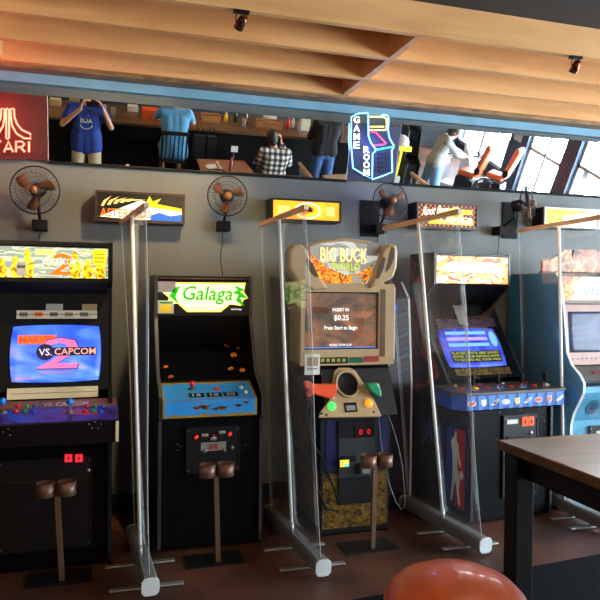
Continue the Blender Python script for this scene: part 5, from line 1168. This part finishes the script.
# driving game seats
ors = mat('orange_vinyl', (205, 92, 44), .35)
def seat(x, y, ang, label):
    r = thing('driving_game_seat', label, 'driving game', (0, 0, 0), 'orange driving game seats by the windows')
    MB().prism([(-.26, .0), (.30, .0), (.34, .12), (.30, .34), (-.26, .38)], -.26, .26, mat('dark_seat_base', (30, 34, 40), .4)).build('base', r, bevel=.02)
    MB().box((-.25, -.22, .40), (.25, .28, .54), ors).build('seat_cushion', r, bevel=.05, seg=4)
    MB().prism([(.22, .48), (.34, .46), (.56, 1.18), (.50, 1.28), (.40, 1.24)], -.24, .24, ors).build('backrest', r, bevel=.045, seg=4)
    for s_ in (-1, 1): MB().lathe((s_*.245, .34, .62), (s_, 0, 0), [(.09, 0), (.09, .015), (.07, .02), (.001, .02)], dark_metal, 20).build('speaker', r)
    MB().box((-.28, -1.1, 0), (.28, -.28, .10), mat('white_platform', (200, 205, 210), .4)).build('platform', r, bevel=.01)
    MB().prism([(-1.1, .1), (-.72, .1), (-.74, .5), (-.86, .75), (-1.1, 1.1)], -.3, .3, mat('white_platform', (200, 205, 210), .4)).build('console', r, bevel=.02)
    MB().prism([(-.86, .77), (-1.07, 1.08), (-1.09, 1.08), (-.88, .76)], -.26, .26, art('race_screen', [(230, 120, 60), (240, 220, 190), (150, 190, 210), (90, 60, 50)], 5, .6)).build('screen', r)
    MB().tube([(.13*math.cos(2*PI*i/20), -.62+.05*math.sin(2*PI*i/20), .78+.12*math.sin(2*PI*i/20)) for i in range(20)], .014, white, 8, True).tube([(-.12, -.62, .78), (.12, -.62, .78)], .012, dark_metal).tube([(0, -.62, .78), (0, -.84, .72)], .02, dark_metal).build('steering_wheel', r)
    MB().box((-.3, -1.1, -.2), (.3, .4, -.001), dark_metal).build('plinth', r, bevel=.01)
    r.location = (x, y, .16); r.rotation_euler.z = ang; r.scale = (.62, .62, .78)
seat(6.60, -6.05, math.radians(-38), 'orange driving game seat nearer the person in grey')
seat(7.17, -6.0, math.radians(-38), 'orange driving game seat nearer the glass door')
# posts with a notice between window and door
MB().box((XR-.075, -6.9, 1.0), (XR-.061, -6.65, 1.35), paper).top('notice', 'white notice on the dark column beside the orange seats', 'notice')
# ------------------------------------------------------------------ unseen pendant lamps, added out of frame to light the room
def pendant(x, y, e, col=(1, .7, .42)):
    r = thing('added_pendant_lamp', 'added unseen dark cone pendant lamp hanging from the ceiling', 'lamp', (x, y, 2.35), 'added unseen pendant lamps that light the room')
    MB().tube([(x, y, 3.19), (x, y, 2.6)], .004, matte).build('cord', r)
    MB().lathe((x, y, 2.6), (0, 0, -1), [(.03, 0), (.05, .04), (.14, .16), (.15, .2), (.145, .2), (.135, .162), (.045, .05), (.001, .04)], dark_metal, 28).build('lamp_shade', r)
    MB().ball((x, y, 2.45), .03, glow('added_warm_bulb', (255, 210, 150), 6), 12).build('bulb', r)
    point('added_pendant_light', (x, y, 2.38), col, e, .06)
for x, e_ in ((-1.2, 48), (1.3, 30), (3.8, 20)): pendant(x, -3.3, e_)
for x in (-.8, 1.6, 4.0): pendant(x, -5.9, 45)
# ------------------------------------------------------------------ daylight
w = bpy.data.worlds.new('world'); S.world = w; w.use_nodes = True; nt = w.node_tree; bg = nt.nodes['Background']
sk = nt.nodes.new('ShaderNodeTexSky'); sk.sky_type = 'NISHITA'; sk.sun_disc = False; sk.sun_elevation = math.radians(40); sk.sun_rotation = math.radians(200)
mx = nt.nodes.new('ShaderNodeMix'); mx.data_type = 'RGBA'; mx.inputs[0].default_value = .35
nt.links.new(sk.outputs[0], mx.inputs[6]); mx.inputs[7].default_value = (4, 4.2, 4.4, 1)
nt.links.new(mx.outputs[2], bg.inputs['Color']); bg.inputs['Strength'].default_value = 2.0
sun = point('sun', (20, -6, 20), (1, .96, .9), 6, .01, 'SUN', (12.5, -5, 0)); sun.data.angle = .01
for i, (a, c_, z0) in enumerate([(-9.2, -7.05, .75), (-6.45, -5.35, .05), (-4.98, -3.1, .45), (-2.7, -.7, .45)]):
    o = point('window_daylight', (XR+.25, (a+c_)/2, (z0+2.75)/2), (.82, .92, 1), 520*(c_-a)*(2.75-z0)/4, 0, 'AREA', (XR-5, (a+c_)/2, 1.0), c_-a, 2.75-z0)
